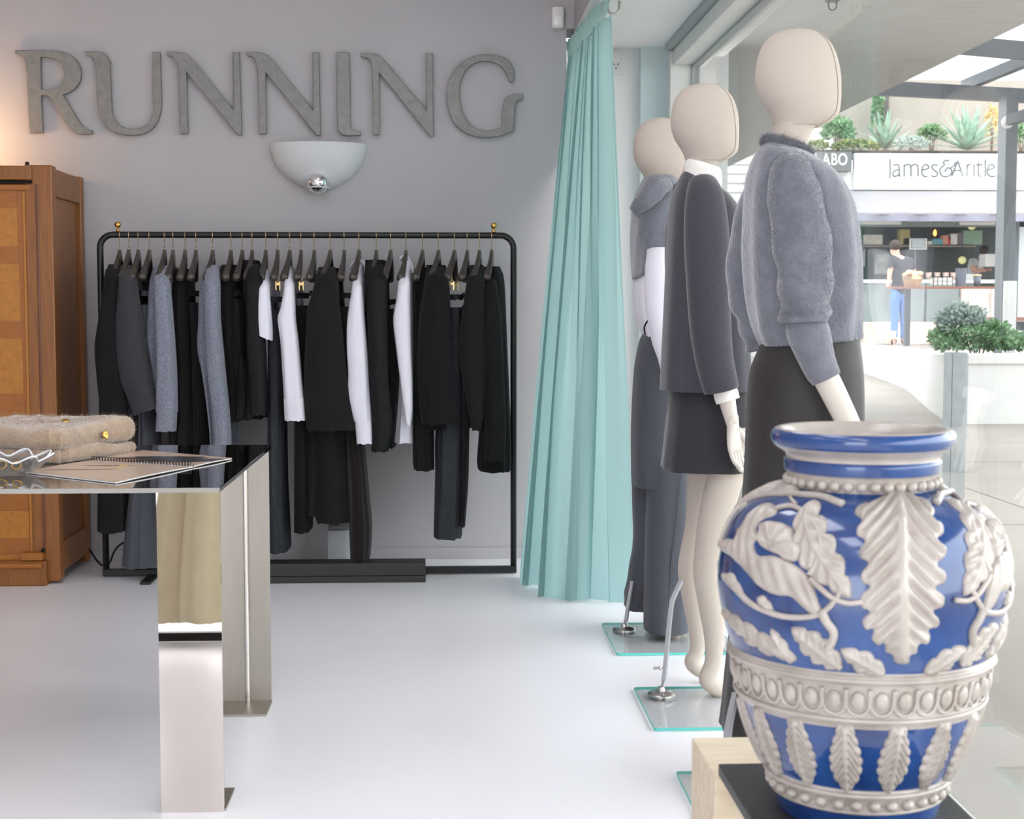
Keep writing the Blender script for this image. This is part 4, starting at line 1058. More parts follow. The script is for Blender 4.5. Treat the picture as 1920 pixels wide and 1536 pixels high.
def stand_rod(par, disc, pts, w=0.008):
    d = ground(*disc)
    obj('stand_foot', lathe([(0.042, 0.0), (0.042, 0.006), (0.034, 0.012), (0.012, 0.014), (0.009, 0.026), (0.001, 0.027)], (d[0], d[1], 0.0098), 28), M_steel, par, True, sharp=40)
    p = [np.array([d[0], d[1], 0.03])] + [at(x, y, Y) for x, y, Y in pts]
    rd = obj('support_rod', tube(crom(p, 5), np.r_[np.full(4, 0.0045), np.full(len(crom(p, 5)) - 4, w)], 4), M_rod, par)
    return rd, p
def foot_leg(par, leg, foot, Y, name='leg'):
    """leg rows (y, cx, r px) and a tiptoe foot path (x, y, r m)"""
    pts = []
    for y, cx, r in leg:
        p = at(cx, y, Y); pts.append((*p, r * Y / F_PX))
    for x, y, r, dy in foot:
        p = at(x, y, Y + dy); pts.append((*p, r))
    c = crom(pts, 5)
    obj(name, tube(c[:, :3], c[:, 3], 24), M_linen, par, True)

# ---- mannequin in the long grey cardigan (nearest)
M_moh = mat('grey_mohair', (112, 114, 124), 0.95, var=0.16, var_scale=26, bump=0.6, bump_scale=130, sheen=0.7, bump_dist=0.006)
M_skirt1 = mat('black_brown_twill', (40, 36, 36), 0.6, var=0.08, var_scale=30, bump=0.1, bump_scale=300, sheen=0.1)
m1 = thing('mannequin', (0.80, 3.57, 0), 'linen-headed mannequin in fuzzy grey cardigan and long black skirt, nearest the vase', 'mannequin', 'mannequins in the shop window')
head(m1, 1497, 55, M1Y, 0)
cd_ = obj('cardigan', form([(276, 1438, 1508, .060), (282, 1430, 1518, .075), (295, 1418, 1533, .108), (312, 1410, 1552, .135), (338, 1402, 1573, .155), (375, 1398, 1590, .163), (420, 1396, 1602, .162), (455, 1396, 1607, .160), (500, 1398, 1611, .155), (560, 1404, 1612, .150), (608, 1414, 1611, .146), (641, 1428, 1609, .146)],
     M1Y, 2, fold=0.05, nf=5, tilt_top=0.018, tilt_bot=-0.010, foldpow=0.6, diag=0.6), M_moh, m1, True, label='fuzzy grey mohair cardigan')
nl, nr2 = at(1438, 264, M1Y), at(1512, 290, M1Y)      # back and front of the neckline
aa = np.linspace(0, 2 * math.pi, 48, endpoint=False); mid = (nl + nr2) / 2; half = (nr2 - nl) / 2
ringp = mid + np.cos(aa)[:, None] * half + np.sin(aa)[:, None] * np.array([0, 0.062, 0])
obj('neckband', tube(ringp, 0.0095, 10, closed=True), M_moh, cd_, True)
obj('sleeve', limb([(1484, 312, M1Y - .10, .045), (1486, 345, M1Y - .135, .058), (1496, 400, M1Y - .165, .064), (1505, 470, M1Y - .18, .066), (1508, 530, M1Y - .185, .062), (1510, 580, M1Y - .185, .058), (1511, 603, M1Y - .185, .056)], 1, wr=0.11, wk=4.5, m=44, k=10), M_moh, cd_, True)
obj('sleeve', limb([(1509, 598, M1Y - .185, .045), (1516, 625, M1Y - .188, .049), (1527, 660, M1Y - .19, .044), (1541, 694, M1Y - .195, .038), (1549, 711, M1Y - .197, .035)], 4, wr=0.03, wk=2, m=36), M_moh, cd_, True, label='turned-back lower sleeve')
obj('sleeve', limb([(1446, 318, M1Y + .10, .045), (1424, 400, M1Y + .16, .058), (1409, 480, M1Y + .19, .06), (1406, 545, M1Y + .20, .058), (1414, 590, M1Y + .20, .05), (1424, 630, M1Y + .195, .042), (1430, 655, M1Y + .19, .036)], 8, wr=0.12, wk=5, m=36, k=8), M_moh, cd_, True)
for k, (x, y) in enumerate(((1600, 555), (1594, 470))):
    q = at(x, y, M1Y - .045); button(cd_, q + np.array([0.010, 0, 0]), (1, -0.5, 0), 0.009, M_brass)
for ch in [cd_] + list(cd_.children)[1:4]:
    fuzz('mohair_fibre', ch, 9000, 0.016, 5, cd_, M_moh, 0.0003)
obj('long_skirt', form([(628, 1437, 1604, .138), (660, 1424, 1608, .145), (700, 1410, 1612, .155), (770, 1404, 1614, .160), (900, 1399, 1614, .165), (1080, 1384, 1608, .168), (1240, 1366, 1598, .17), (1340, 1356, 1590, .17), (1368, 1354, 1588, .17)], M1Y, 5, fold=0.035, nf=6, tilt_bot=-0.0), M_skirt1, m1, True, label='long black-brown skirt')
wr_ = at(1556, 725, M1Y - .20)
arm = crom([(*at(1546, 704, M1Y - .196), .030), (*at(1562, 735, M1Y - .20), .029), (*at(1585, 782, M1Y - .205), .027), (*at(1606, 825, M1Y - .21), .024)], 6)
obj('forearm', tube(arm[:, :3], arm[:, 3], 20), M_skin, m1, True)
fd = arm[-1, :3] - arm[0, :3]
obj('hand', hand_geo(arm[-1, :3], fd, (0.3, 1, 0)), M_skin, m1, True)
for s in (-1, 1):
    Yl = M1Y + 0.08 * s
    foot_leg(m1, [(1250, 1480 + 12 * s, 36), (1340, 1478 + 12 * s, 34), (1400, 1480 + 10 * s, 26)], [(1470 + 10 * s, 1440, .032, 0), (1500 + 10 * s, 1472, .026, 0), (1530 + 8 * s, 1484, .012, 0)], Yl)
rod, pp = stand_rod(m1, (1352, 1478), [(1360, 1430, 3.44), (1366, 1365, 3.46), (1380, 1300, 3.50)], 0.010)
glass_base(m1, 0.577, 0.99, 3.13, 3.63)

# ---- mannequin in the dark grey jacket and mini skirt (middle)
M2Y = 4.454
M_jkt = wool('dark_grey_felt', (70, 69, 76), 0.10, 0.35, 260, 0.3)
M_ivory = mat('ivory_knit', (236, 232, 226), 0.85, bump=0.3, bump_scale=160, var=0.02)
m2 = thing('mannequin', (0.78, 4.42, 0), 'linen-headed mannequin in dark grey jacket and mini skirt with bare legs, in the middle', 'mannequin', 'mannequins in the shop window')
head(m2, 1322, 157, M2Y, 0)
obj('turtleneck', form([(308, 1286, 1345, .060), (313, 1283, 1349, .064), (324, 1281, 1352, .066), (340, 1280, 1353, .068), (360, 1282, 1352, .06)], M2Y, 1, tilt_top=0.014, hollow=False, cap_top=False, fold=0.02), M_ivory, m2, True, label='ivory roll neck')
jk = obj('jacket', form([(336, 1281, 1334, .058), (341, 1276, 1342, .080), (352, 1269, 1354, .112), (370, 1261, 1370, .142), (405, 1255, 1386, .158), (470, 1251, 1392, .160), (560, 1247, 1396, .160), (650, 1243, 1401, .163), (722, 1240, 1405, .168), (731, 1240, 1405, .168)], M2Y, 3, fold=0.03, nf=5, tilt_top=0.022), M_jkt, m2, True, label='dark grey felt jacket')
obj('sleeve', limb([(1318, 348, M2Y - .09, .045), (1322, 378, M2Y - .135, .058), (1325, 440, M2Y - .165, .065), (1328, 520, M2Y - .178, .064), (1331, 600, M2Y - .18, .061), (1339, 668, M2Y - .178, .056), (1353, 732, M2Y - .175, .051)], 2, wr=0.018, wk=2, m=36, k=8), M_jkt, jk, True)
obj('sleeve', limb([(1290, 350, M2Y + .10, .045), (1284, 440, M2Y + .165, .06), (1284, 560, M2Y + .18, .058), (1296, 728, M2Y + .18, .05)], 6, wr=0.02, wk=2), M_jkt, jk, True)
obj('knit_cuff', limb([(1358, 724, M2Y - .175, .034), (1362, 742, M2Y - .176, .036), (1365, 752, M2Y - .177, .035)], 1, m=24), M_ivory, m2, True)
arm = crom([(*at(1362, 745, M2Y - .176), .0255), (*at(1368, 772, M2Y - .18), .0215), (*at(1374, 796, M2Y - .184), .0185)], 5)
obj('hand', join(tube(arm[:, :3], arm[:, 3], 20), hand_geo(arm[-1, :3], (0.085, -0.05, -1), (0.72, 0.75, 0), 0.80)), M_skin, m2, True)
obj('mini_skirt', form([(716, 1258, 1400, .140), (760, 1254, 1403, .148), (820, 1247, 1407, .158), (868, 1241, 1411, .166), (878, 1240, 1412, .167)], M2Y, 8, fold=0.05, nf=5), wool('black_grey_felt', (54, 52, 56), 0.10, 0.35, 260, 0.3), m2, True, label='short flared charcoal skirt')
foot_leg(m2, [(800, 1326, 38), (880, 1322, 34), (977, 1312, 27), (1040, 1300, 26), (1075, 1296, 25), (1130, 1302, 22), (1190, 1309, 17), (1222, 1306, 14)], [(1299, 1240, .026, 0), (1306, 1252, .024, 0), (1320, 1262, .021, 0), (1336, 1275, .014, 0)], M2Y + .07)
foot_leg(m2, [(800, 1366, 40), (880, 1362, 36), (977, 1339, 31), (1040, 1330, 29), (1075, 1327, 28), (1130, 1333, 25), (1190, 1339, 20), (1240, 1337, 16)], [(1327, 1272, .027, 0), (1336, 1285, .026, 0), (1352, 1298, .022, 0), (1372, 1310, .014, 0)], M2Y - .09)
rod, pp = stand_rod(m2, (1240, 1310), [(1246, 1265, 4.33), (1253, 1190, 4.34), (1259, 1135, 4.36), (1264, 1118, 4.38), (1277, 1090, 4.42)])
q = at(1240, 1253, 4.325)
obj('wing_screw', join(tube([(q[0] - 0.022, q[1], q[2]), (q[0] + 0.008, q[1], q[2])], 0.0022, 6), ball((q[0] - 0.004, q[1], q[2]), 0.006, 8, 6), box(q[0] - 0.024, q[0] - 0.013, q[1] - 0.002, q[1] + 0.002, q[2] - 0.004, q[2] + 0.004)), M_steel, rod)
glass_base(m2, 0.577, 0.99, 4.01, 4.454)

# ---- mannequin with draped sweater, white shirt and grey trousers (far)
M3Y = 5.2525
M_drape = mat('grey_brushed_knit', (110, 113, 122), 0.95, var=0.10, var_scale=60, bump=0.5, bump_scale=150, sheen=0.6)
m3 = thing('mannequin', (0.76, 5.2, 0), 'linen-headed mannequin in white shirt and grey trousers with a draped sweater, farthest back', 'mannequin', 'mannequins in the shop window')
head(m3, 1242, 221, M3Y, 0)
obj('draped_sweater', form([(326, 1222, 1262, .052), (331, 1209, 1266, .075), (346, 1200, 1274, .115), (366, 1191, 1280, .148), (392, 1185, 1284, .165), (425, 1184, 1286, .168), (460, 1185, 1287, .168), (495, 1187, 1287, .166)], M3Y, 4, fold=0.05, nf=4, tilt_top=-0.004, tilt_bot=-0.055, diag=2.5, foldpow=0.3), M_drape, m3, True, label='grey sweater draped over the shoulders')
sw = limb([(1256, 345, M3Y - .13, .02), (1240, 352, M3Y - .16, .026), (1222, 368, M3Y - .165, .03), (1204, 382, M3Y - .15, .028), (1190, 396, M3Y - .10, .024)], 3, wr=0.10, wk=3, flat=0.5)
obj('sweater_roll', sw, M_drape, m3, True)
st = obj('white_shirt', form([(420, 1196, 1284, .14), (480, 1193, 1283, .148), (540, 1189, 1279, .148), (585, 1191, 1274, .142), (615, 1201, 1268, .135), (640, 1210, 1264, .13)], M3Y, 7, fold=0.06, nf=7), M_wht, m3, True, label='white cotton shirt')
obj('sleeve', limb([(1240, 470, M3Y - .15, .05), (1238, 540, M3Y - .175, .054), (1243, 610, M3Y - .18, .05), (1256, 670, M3Y - .18, .042), (1268, 720, M3Y - .18, .034)], 3, wr=0.06, wk=4), M_wht, st, True)
tr = obj('trousers', form([(606, 1214, 1264, .118), (625, 1207, 1268, .126), (645, 1199, 1274, .136), (700, 1190, 1282, .15), (800, 1185, 1288, .152), (880, 1185, 1290, .152), (910, 1186, 1290, .15)], M3Y, 3, fold=0.02), M_greyw, m3, True, label='wide slate grey wool trousers')
obj('trouser_leg', form([(860, 1185, 1262, .10), (940, 1186, 1255, .10), (1000, 1188, 1248, .098), (1030, 1186, 1244, .095), (1060, 1180, 1240, .095), (1090, 1176, 1234, .098), (1112, 1171, 1230, .10), (1128, 1172, 1228, .10), (1138, 1171, 1226, .10)], M3Y + .09, 6, fold=0.06, nf=4, diag=1.5), M_greyw, tr, True)
obj('trouser_leg', form([(860, 1216, 1292, .10), (1000, 1211, 1290, .105), (1100, 1209, 1288, .11), (1165, 1208, 1287, .112), (1180, 1209, 1287, .112)], M3Y - .07, 9, fold=0.03, nf=4), M_greyw, tr, True)
obj('crease', tube([at(1278, 880, M3Y - .175), at(1270, 960, M3Y - .178), at(1258, 1060, M3Y - .18), at(1252, 1175, M3Y - .18)], 0.0018, 6), M_greyw, tr, True)
obj('waist_loop', tube(crom([at(1210, 628, M3Y - .125), at(1208, 614, M3Y - .13), at(1214, 602, M3Y - .13), at(1218, 600, M3Y - .125)], 4), 0.003, 6), M_blk, tr, True)
foot_leg(m3, [(1120, 1262, 17), (1165, 1262, 15)], [(1262, 1190, .026, 0), (1270, 1203, .027, 0), (1288, 1206, .024, 0), (1302, 1207, .012, 0)], M3Y - .08, 'foot')
stand_rod(m3, (1170, 1187), [(1174, 1162, 5.22), (1178, 1135, 5.225), (1186, 1090, 5.25)], 0.008)
glass_base(m3, 0.577, 0.99, 4.895, 5.374)
# ================================================================ plinth and majolica vase
M_trav = mat('travertine', (206, 190, 164), 0.6, rgb2=(226, 212, 188), var_scale=7, stretch=(1.5, 6, 6), bump=0.2, bump_scale=40)
M_slate = mat('black_slate', (52, 52, 53), 0.5, var=0.12, var_scale=30, bump=0.1, bump_scale=120)
SZ = float(at(1614, 1512, 2.1125)[2])
bk0, bk1 = ground(1302, 1383, SZ - 0.02), ground(1334, 1458, SZ - 0.02)
pt = thing('travertine_plinth', (0.59, 2.3, 0), 'pale travertine block plinth carrying the black slab', 'plinth')
bx0 = float((bk0[0] + bk1[0]) / 2)
obj('rear_block', box(bx0, bx0 + 0.36, bk1[1], bk0[1], 0, SZ - 0.02, 0.003), M_trav, pt)
obj('front_block', box(bx0 + 0.02, bx0 + 0.34, 1.86, 1.97, 0, SZ - 0.02, 0.003), M_trav, pt)
s0 = ground(1347, 1432, SZ); s1 = ground(1770, 1505, SZ)
sl = obj('slate_slab', box(s0[0], s1[0] + 0.02, 1.84, s0[1], SZ - 0.0195, SZ, 0.002), M_slate, None, label='black slate slab lying on the travertine plinth under the vase', cat='slab')

VY = 2.1125
VC = at(1614, 1000, VY); VX = float(VC[0])
KM = VY / F_PX
PROF = [(1512, 150, 'b'), (1494, 156, 'b'), (1476, 160, 'w'), (1470, 163, 'w'), (1459, 163, 'w'), (1447, 168, 'w'), (1438, 176, 'w'), (1430, 173, 'b'), (1400, 190, 'b'), (1350, 211, 'b'), (1308, 224, 'w'), (1298, 231, 'w'), (1289, 236, 'w'), (1282, 233, 'w'), (1232, 242, 'w'), (1224, 248, 'w'), (1214, 250, 'w'), (1206, 245, 'b'),
        (1180, 254, 'b'), (1150, 262, 'b'), (1120, 268, 'b'), (1090, 271, 'b'), (1055, 269, 'b'), (1020, 261, 'b'), (980, 244, 'b'), (950, 216, 'b'), (928, 178, 'b'), (916, 148, 'b'), (908, 135, 'w'), (893, 138, 'w'), (884, 141, 'w'), (881, 145, 'b'), (870, 147, 'b'), (861, 147, 'b'), (857, 143, 'w'), (850, 144, 'w'), (843, 152, 'w'), (834, 166, 'b'), (822, 172, 'b'), (811, 171, 'b'), (804, 165, 'w'), (802, 156, 'w'), (808, 148, 'w'), (830, 132, 'w'), (870, 122, 'w'), (910, 118, 'w'), (960, 190, 'w'), (1060, 245, 'w')]
zb = SZ + 0.0005
def vz(y): return float(at(1614, y, VY)[2])
zoff = zb - vz(1512)
prof = [(hw * KM, vz(y), c) for y, hw, c in PROF]
prof[0] = (prof[0][0], zb, 'b')
M_vblue = mat('cobalt_glaze', (14, 40, 94), 0.16, rgb2=(38, 82, 146), var_scale=14, coat=0.6, contrast=(0.25, 0.8), bump=0.06, bump_scale=25, detail=6)
M_vwhite = mat('ivory_glaze', (158, 148, 139), 0.30, rgb2=(186, 177, 170), var_scale=18, coat=0.3, bump=0.12, bump_scale=60, bump_dist=0.004)
vs = thing('majolica_vase', (VX, VY, zb), 'large blue and white ceramic vase with raised scrolls and leaves, in the foreground', 'vase')
# smooth outer body
fine, zone = [], []
for i in range(len(prof) - 1):
    p = [prof[max(0, i - 1)], prof[i], prof[i + 1], prof[min(len(prof) - 1, i + 2)]]
    for t in np.arange(4) / 4:
        f4 = lambda k: 0.5 * (2 * p[1][k] + (p[2][k] - p[0][k]) * t + (2 * p[0][k] - 5 * p[1][k] + 4 * p[2][k] - p[3][k]) * t * t + (3 * p[1][k] - p[0][k] - 3 * p[2][k] + p[3][k]) * t ** 3)
        fine.append((f4(0), f4(1))); zone.append(0 if prof[i][2] == 'b' else 1)
fine.append(prof[-1][:2]); zone.append(1)
g = lathe(fine, (VX, VY, 0), 144)
vb = obj('body', g, M_vblue, vs, True)
vb.data.materials.append(M_vwhite)
mi = [zone[min(i // 144, len(zone) - 1)] for i in range(len(fine) * 144 - 144)] + [0, 1]
vb.data.polygons.foreach_set('material_index', mi[:len(vb.data.polygons)])
# outer profile as a function of z (outside only)
outer = [q for q in fine[:4 * 37]]
oz = np.array([q[1] for q in outer]); orad = np.array([q[0] for q in outer]); od = np.argsort(oz); oz, orad = oz[od], orad[od]
def rad_at(z): return np.interp(z, oz, orad)
CD = np.array([-VX, -VY]); CD /= np.linalg.norm(CD); CR = np.array([-CD[1], CD[0]])   # towards camera, to the right seen from it
CR = CR if CR[0] > 0 else -CR
def surf(phi, z, h=0.0):
    """point on the vase: phi from the camera side (positive = right), height z, lifted h along the normal"""
    phi, z, h = np.broadcast_arrays(np.asarray(phi, float), np.asarray(z, float), np.asarray(h, float))
    r = rad_at(z); dr = (rad_at(z + 0.002) - rad_at(z - 0.002)) / 0.004
    nl = 1 / np.sqrt(1 + dr * dr); rr_ = r + h * nl; zz_ = z - h * dr * nl
    d = np.cos(phi)[..., None] * CD + np.sin(phi)[..., None] * CR
    return np.concatenate([np.array([VX, VY]) + d * rr_[..., None], zz_[..., None]], -1)
def trace(px, py):
    """photo pixel -> (phi, z) where its ray meets the vase"""
    d = FW + RT * (px - 960) / F_PX + UP * (CY - py) / F_PX; o = np.array([0, 0, CAM_H])
    best, bt = None, None
    for t in np.arange(1.68, 2.25, 0.0015):
        q = o + d * t / (d @ FW) ; dist = math.hypot(q[0] - VX, q[1] - VY) - rad_at(q[2])
        if best is None or dist < best: best, bt = dist, q
        if dist <= 0: bt = q; break
    v = bt[:2] - np.array([VX, VY])
    return math.atan2(v @ CR, v @ CD), float(bt[2])
def traces(pts, s=1.0, ox=0.0, oy=0.0): return np.array([trace(ox + p[0] / s, oy + p[1] / s) for p in pts])
RREF = 0.2
def patch(poly, height, edge, detail=None, step=0.0032, base=-0.0008):
    """raised relief: poly in (phi, z); height(m); edge = width of the rounded rim (m)"""
    P_ = np.array(poly, float).copy(); P_[:, 0] *= RREF
    A, B = P_, np.roll(P_, -1, 0)
    x0, y0 = P_.min(0) - step; x1, y1 = P_.max(0) + step
    nx, ny = int((x1 - x0) / step) + 2, int((y1 - y0) / step) + 2
    gx, gy = np.meshgrid(x0 + step * np.arange(nx), y0 + step * np.arange(ny)); Q = np.stack([gx.ravel(), gy.ravel()], 1)
    AB = B - A; L2 = (AB ** 2).sum(1) + 1e-14
    t = np.clip(((Q[:, None] - A) * AB).sum(2) / L2, 0, 1); near = A + t[..., None] * AB
    dd = np.sqrt(((Q[:, None] - near) ** 2).sum(2)); k = dd.argmin(1); dist = dd[np.arange(len(Q)), k]; nb = near[np.arange(len(Q)), k]
    c1 = (A[:, 1] > Q[:, None, 1]) != (B[:, 1] > Q[:, None, 1])
    with np.errstate(divide='ignore', invalid='ignore'):
        xi = (B[:, 0] - A[:, 0]) * (Q[:, None, 1] - A[:, 1]) / (B[:, 1] - A[:, 1]) + A[:, 0]
    ins = ((c1 & (Q[:, None, 0] < xi)).sum(1) % 2) == 1
    u = np.clip(dist / edge, 0, 1); h = np.where(ins, height * np.sqrt(np.maximum(0, u * (2 - u))), 0)
    if detail is not None: h = h + np.where(ins, u * detail(Q[:, 0] / RREF, Q[:, 1]), 0)
    snap = ~ins; Q2 = Q.copy(); Q2[snap] = nb[snap]; h[snap] = base
    I = ins.reshape(ny, nx); idx = np.arange(nx * ny).reshape(ny, nx); F_ = []
    for j in range(ny - 1):
        for i in range(nx - 1):
            if I[j, i] or I[j, i + 1] or I[j + 1, i] or I[j + 1, i + 1]:
                F_.append((idx[j, i], idx[j, i + 1], idx[j + 1, i + 1], idx[j + 1, i]))
    used_ = sorted({i for f in F_ for i in f}); mp = {a_: b_ for b_, a_ in enumerate(used_)}
    return surf(Q2[used_, 0] / RREF, Q2[used_, 1], h[used_]), [tuple(mp[i] for i in f) for f in F_]
def spin(g, ang, mirror=None):
    """copy of a relief turned about the vase axis (mirror about phi = mirror first)"""
    v, f = np.array(g[0], float), g[1]
    d = v[:, :2] - np.array([VX, VY]); r = np.hypot(d[:, 0], d[:, 1]); ph = np.arctan2(d @ CR, d @ CD)
    if mirror is not None: ph = 2 * mirror - ph; f = [tuple(reversed(q)) for q in f]
    ph = ph + ang; w = np.cos(ph)[:, None] * CD + np.sin(ph)[:, None] * CR
    return np.c_[np.array([VX, VY]) + w * r[:, None], v[:, 2]], f
def vine(pts, r0, r1, lift=0.0025, n=8):
    c = crom(pts, 6); q = surf(c[:, 0], c[:, 1], lift)
    return tube(q, np.interp(np.linspace(0, 1, len(q)), [0, 0.5, 1], [r0, (r0 + r1) / 2, r1]), n)
def leaf_poly(a, b, width, lobes, depth=0.35, asym=0.0, top=0.25, n=60, peak=0.45):
    """lobed leaf from a (stem) to b (tip), both (phi, z)"""
    a, b = np.array(a, float), np.array(b, float); sc = np.array([RREF, 1.0]); ax = (b - a) * sc; L = np.linalg.norm(ax); ax /= L; nr = np.array([-ax[1], ax[0]])
    out = []
    for sgn in (1, -1):
        side_ = []
        for t in np.linspace(0, 1, n):
            w = width * (np.sin(math.pi * t ** (math.log(0.5) / math.log(peak))) ** 0.75 * (1 - top) + top * (1 - t))
            ph = t * lobes; fr = ph - math.floor(ph)
            w *= 1 - depth * (1 - abs(math.sin(math.pi * fr)) ** 0.55)
            side_.append((a * sc + ax * (L * t) + nr * sgn * max(w * (1 + asym * sgn), 0.0006)) / sc)
        out += side_ if sgn == 1 else side_[::-1]
    return out
def vein_detail(a, b, width, count, amp, rib=0.004, rib_h=0.003, slope=1.2):
    a, b = np.array(a, float), np.array(b, float); sc = np.array([RREF, 1.0]); ax = (b - a) * sc; L = np.linalg.norm(ax); ax /= L; nr = np.array([-ax[1], ax[0]])
    def f(phi, z):
        q = np.stack([phi * RREF, z], 1) - a * sc; t = q @ ax / L; s = abs(q @ nr)
        return amp * np.cos(2 * math.pi * (t * count - slope * count * s / L)) * np.clip(s / rib - 0.5, 0, 1) + rib_h * np.exp(-(s / rib) ** 2)
    return f

# large acanthus leaves, four around
top_, tip_ = trace(1678, 922), trace(1690, 1246)
ac = [((1690 + dx), y) for y, dx in ()]
L_ = [(1664, 925), (1640, 938), (1612, 948), (1602, 962), (1616, 975), (1606, 990), (1607, 1004), (1622, 1014), (1612, 1030), (1613, 1046), (1628, 1056), (1615, 1074), (1616, 1092), (1631, 1100), (1614, 1118), (1616, 1140), (1632, 1146), (1617, 1162), (1622, 1180), (1638, 1180), (1634, 1198), (1646, 1210), (1658, 1206), (1660, 1222), (1672, 1228), (1678, 1242)]
R_ = [(1702, 1243), (1706, 1228), (1718, 1224), (1722, 1208), (1736, 1208), (1744, 1194), (1740, 1180), (1756, 1176), (1760, 1160), (1748, 1146), (1766, 1138), (1769, 1118), (1752, 1102), (1770, 1092), (1772, 1072), (1756, 1058), (1771, 1044), (1772, 1026), (1756, 1012), (1768, 1000), (1764, 982), (1748, 972), (1752, 958), (1734, 944), (1710, 930), (1690, 920), (1676, 918)]
poly = traces(outline(L_ + R_))
A_, B_ = trace(1684, 925), trace(1690, 1244)
cl_ = np.array([trace(1686 + (y - 925) * 0.012, y) for y in range(925, 1246, 8)]); cl_ = cl_[np.argsort(cl_[:, 1])]
def leaf_detail(phi, z):
    s = abs(phi - np.interp(z, cl_[:, 1], cl_[:, 0])) * RREF; t = (A_[1] - z) / (A_[1] - B_[1])
    return 0.0040 * np.cos(2 * math.pi * (t * 10 - 10 * s / 0.22)) * np.clip(s / 0.010 - 0.5, 0, 1) + 0.0085 * np.exp(-(s / 0.010) ** 2) * np.clip(t * 6, 0, 1)
big = patch(poly, 0.0065, 0.010, leaf_detail, 0.0024)
for ang in (0, 130, 180, 230): obj('acanthus_leaf', spin(big, math.radians(ang)), M_vwhite, vs, True)
PM = (A_[0] + B_[0]) / 2
C7 = (3.2, 1320, 760); C8 = (2.8235, 1240, 1140)
motif = []
# trumpet flower with a curled bract
motif.append(('flower_trumpet', patch(traces(outline([(195, 800), (225, 740), (262, 680), (330, 622), (395, 588), (440, 612), (438, 650), (400, 672), (350, 690), (318, 740), (330, 800), (300, 830), (330, 900), (420, 900), (520, 940), (590, 985), (640, 1040), (668, 1110), (690, 1180), (712, 1250), (660, 1262), (590, 1210), (520, 1150), (430, 1140), (330, 1085), (255, 1000), (170, 915), (105, 870), (112, 820), (150, 800)]), *C7), 0.0075, 0.014, lambda p, z: 0.0020 * np.sin(p * 60 + z * 160), 0.0026)))
fl = traces(outline([(335, 770), (345, 725), (395, 705), (450, 705), (505, 722), (540, 750), (545, 800), (585, 830), (595, 880), (560, 935), (500, 935), (450, 900), (400, 880), (350, 850), (330, 810)]), *C7)
fc = trace(1320 + 430 / 3.2, 760 + 845 / 3.2)
motif.append(('flower_head', patch(fl, 0.0100, 0.008, lambda p, z: 0.0032 * np.cos(8 * np.arctan2(z - fc[1], (p - fc[0]) * RREF)), 0.0022)))
motif.append(('vine', vine(traces([(438, 625), (530, 612), (615, 655), (678, 735), (703, 830), (688, 925), (640, 1020)], *C7), 0.0036, 0.0050)))
motif.append(('vine', vine(traces([(640, 1040), (700, 1095), (770, 1150), (860, 1185), (960, 1178)], *C7), 0.0045, 0.0038)))
motif.append(('vine', vine(traces([(130, 1020), (200, 1100), (290, 1185), (400, 1240), (520, 1268), (660, 1262), (735, 1225), (795, 1160), (830, 1095)], *C7), 0.0050, 0.0036)))
motif.append(('vine', vine(traces([(95, 850), (110, 760), (150, 665), (230, 590), (340, 552), (460, 540), (600, 545), (720, 558), (838, 602)], *C7), 0.0036, 0.0056)))
motif.append(('vine', vine(traces([(850, 10), (878, 70), (915, 125), (905, 180), (880, 215), (905, 265), (950, 315)], *C8), 0.0068, 0.0048)))
motif.append(('vine', vine(traces([(320, 560), (400, 500), (480, 490), (520, 510), (560, 600)], *C7), 0.0050, 0.0026)))
def add_leaf(p0, p1, w, lobes, C, peak=0.45, depth=0.35, cnt=7, h=0.0055):
    a, b = trace(C[1] + p0[0] / C[0], C[2] + p0[1] / C[0]), trace(C[1] + p1[0] / C[0], C[2] + p1[1] / C[0])
    motif.append(('scroll_leaf', patch(leaf_poly(a, b, w, lobes, depth, peak=peak), h, 0.006, vein_detail(a, b, w, cnt, 0.0018, 0.003, 0.0034), 0.0024)))
add_leaf((640, 590), (885, 1160), 0.034, 5, C7, 0.5, 0.4)
add_leaf((150, 1010), (250, 1150), 0.011, 2, C7)
add_leaf((330, 1150), (420, 1230), 0.010, 2, C7)
add_leaf((720, 270), (330, 0), 0.020, 5, C8, 0.5, 0.45)
add_leaf((950, 310), (690, 100), 0.026, 4, C8, 0.5, 0.4)
add_leaf((1180, 350), (945, 215), 0.020, 3, C8, 0.5, 0.4)
add_leaf((700, 290), (580, 105), 0.013, 3, C8, 0.5, 0.4)
add_leaf((500, 470), (270, 500), 0.012, 3, C7)
add_leaf((560, 520), (480, 470), 0.010, 2, C7)
for nm, g_ in motif:      # the motif and its mirror image flank the front leaf
    obj(nm, g_, M_vwhite, vs, True)
    obj(nm, spin(g_, math.radians(-8), PM), M_vwhite, vs, True)
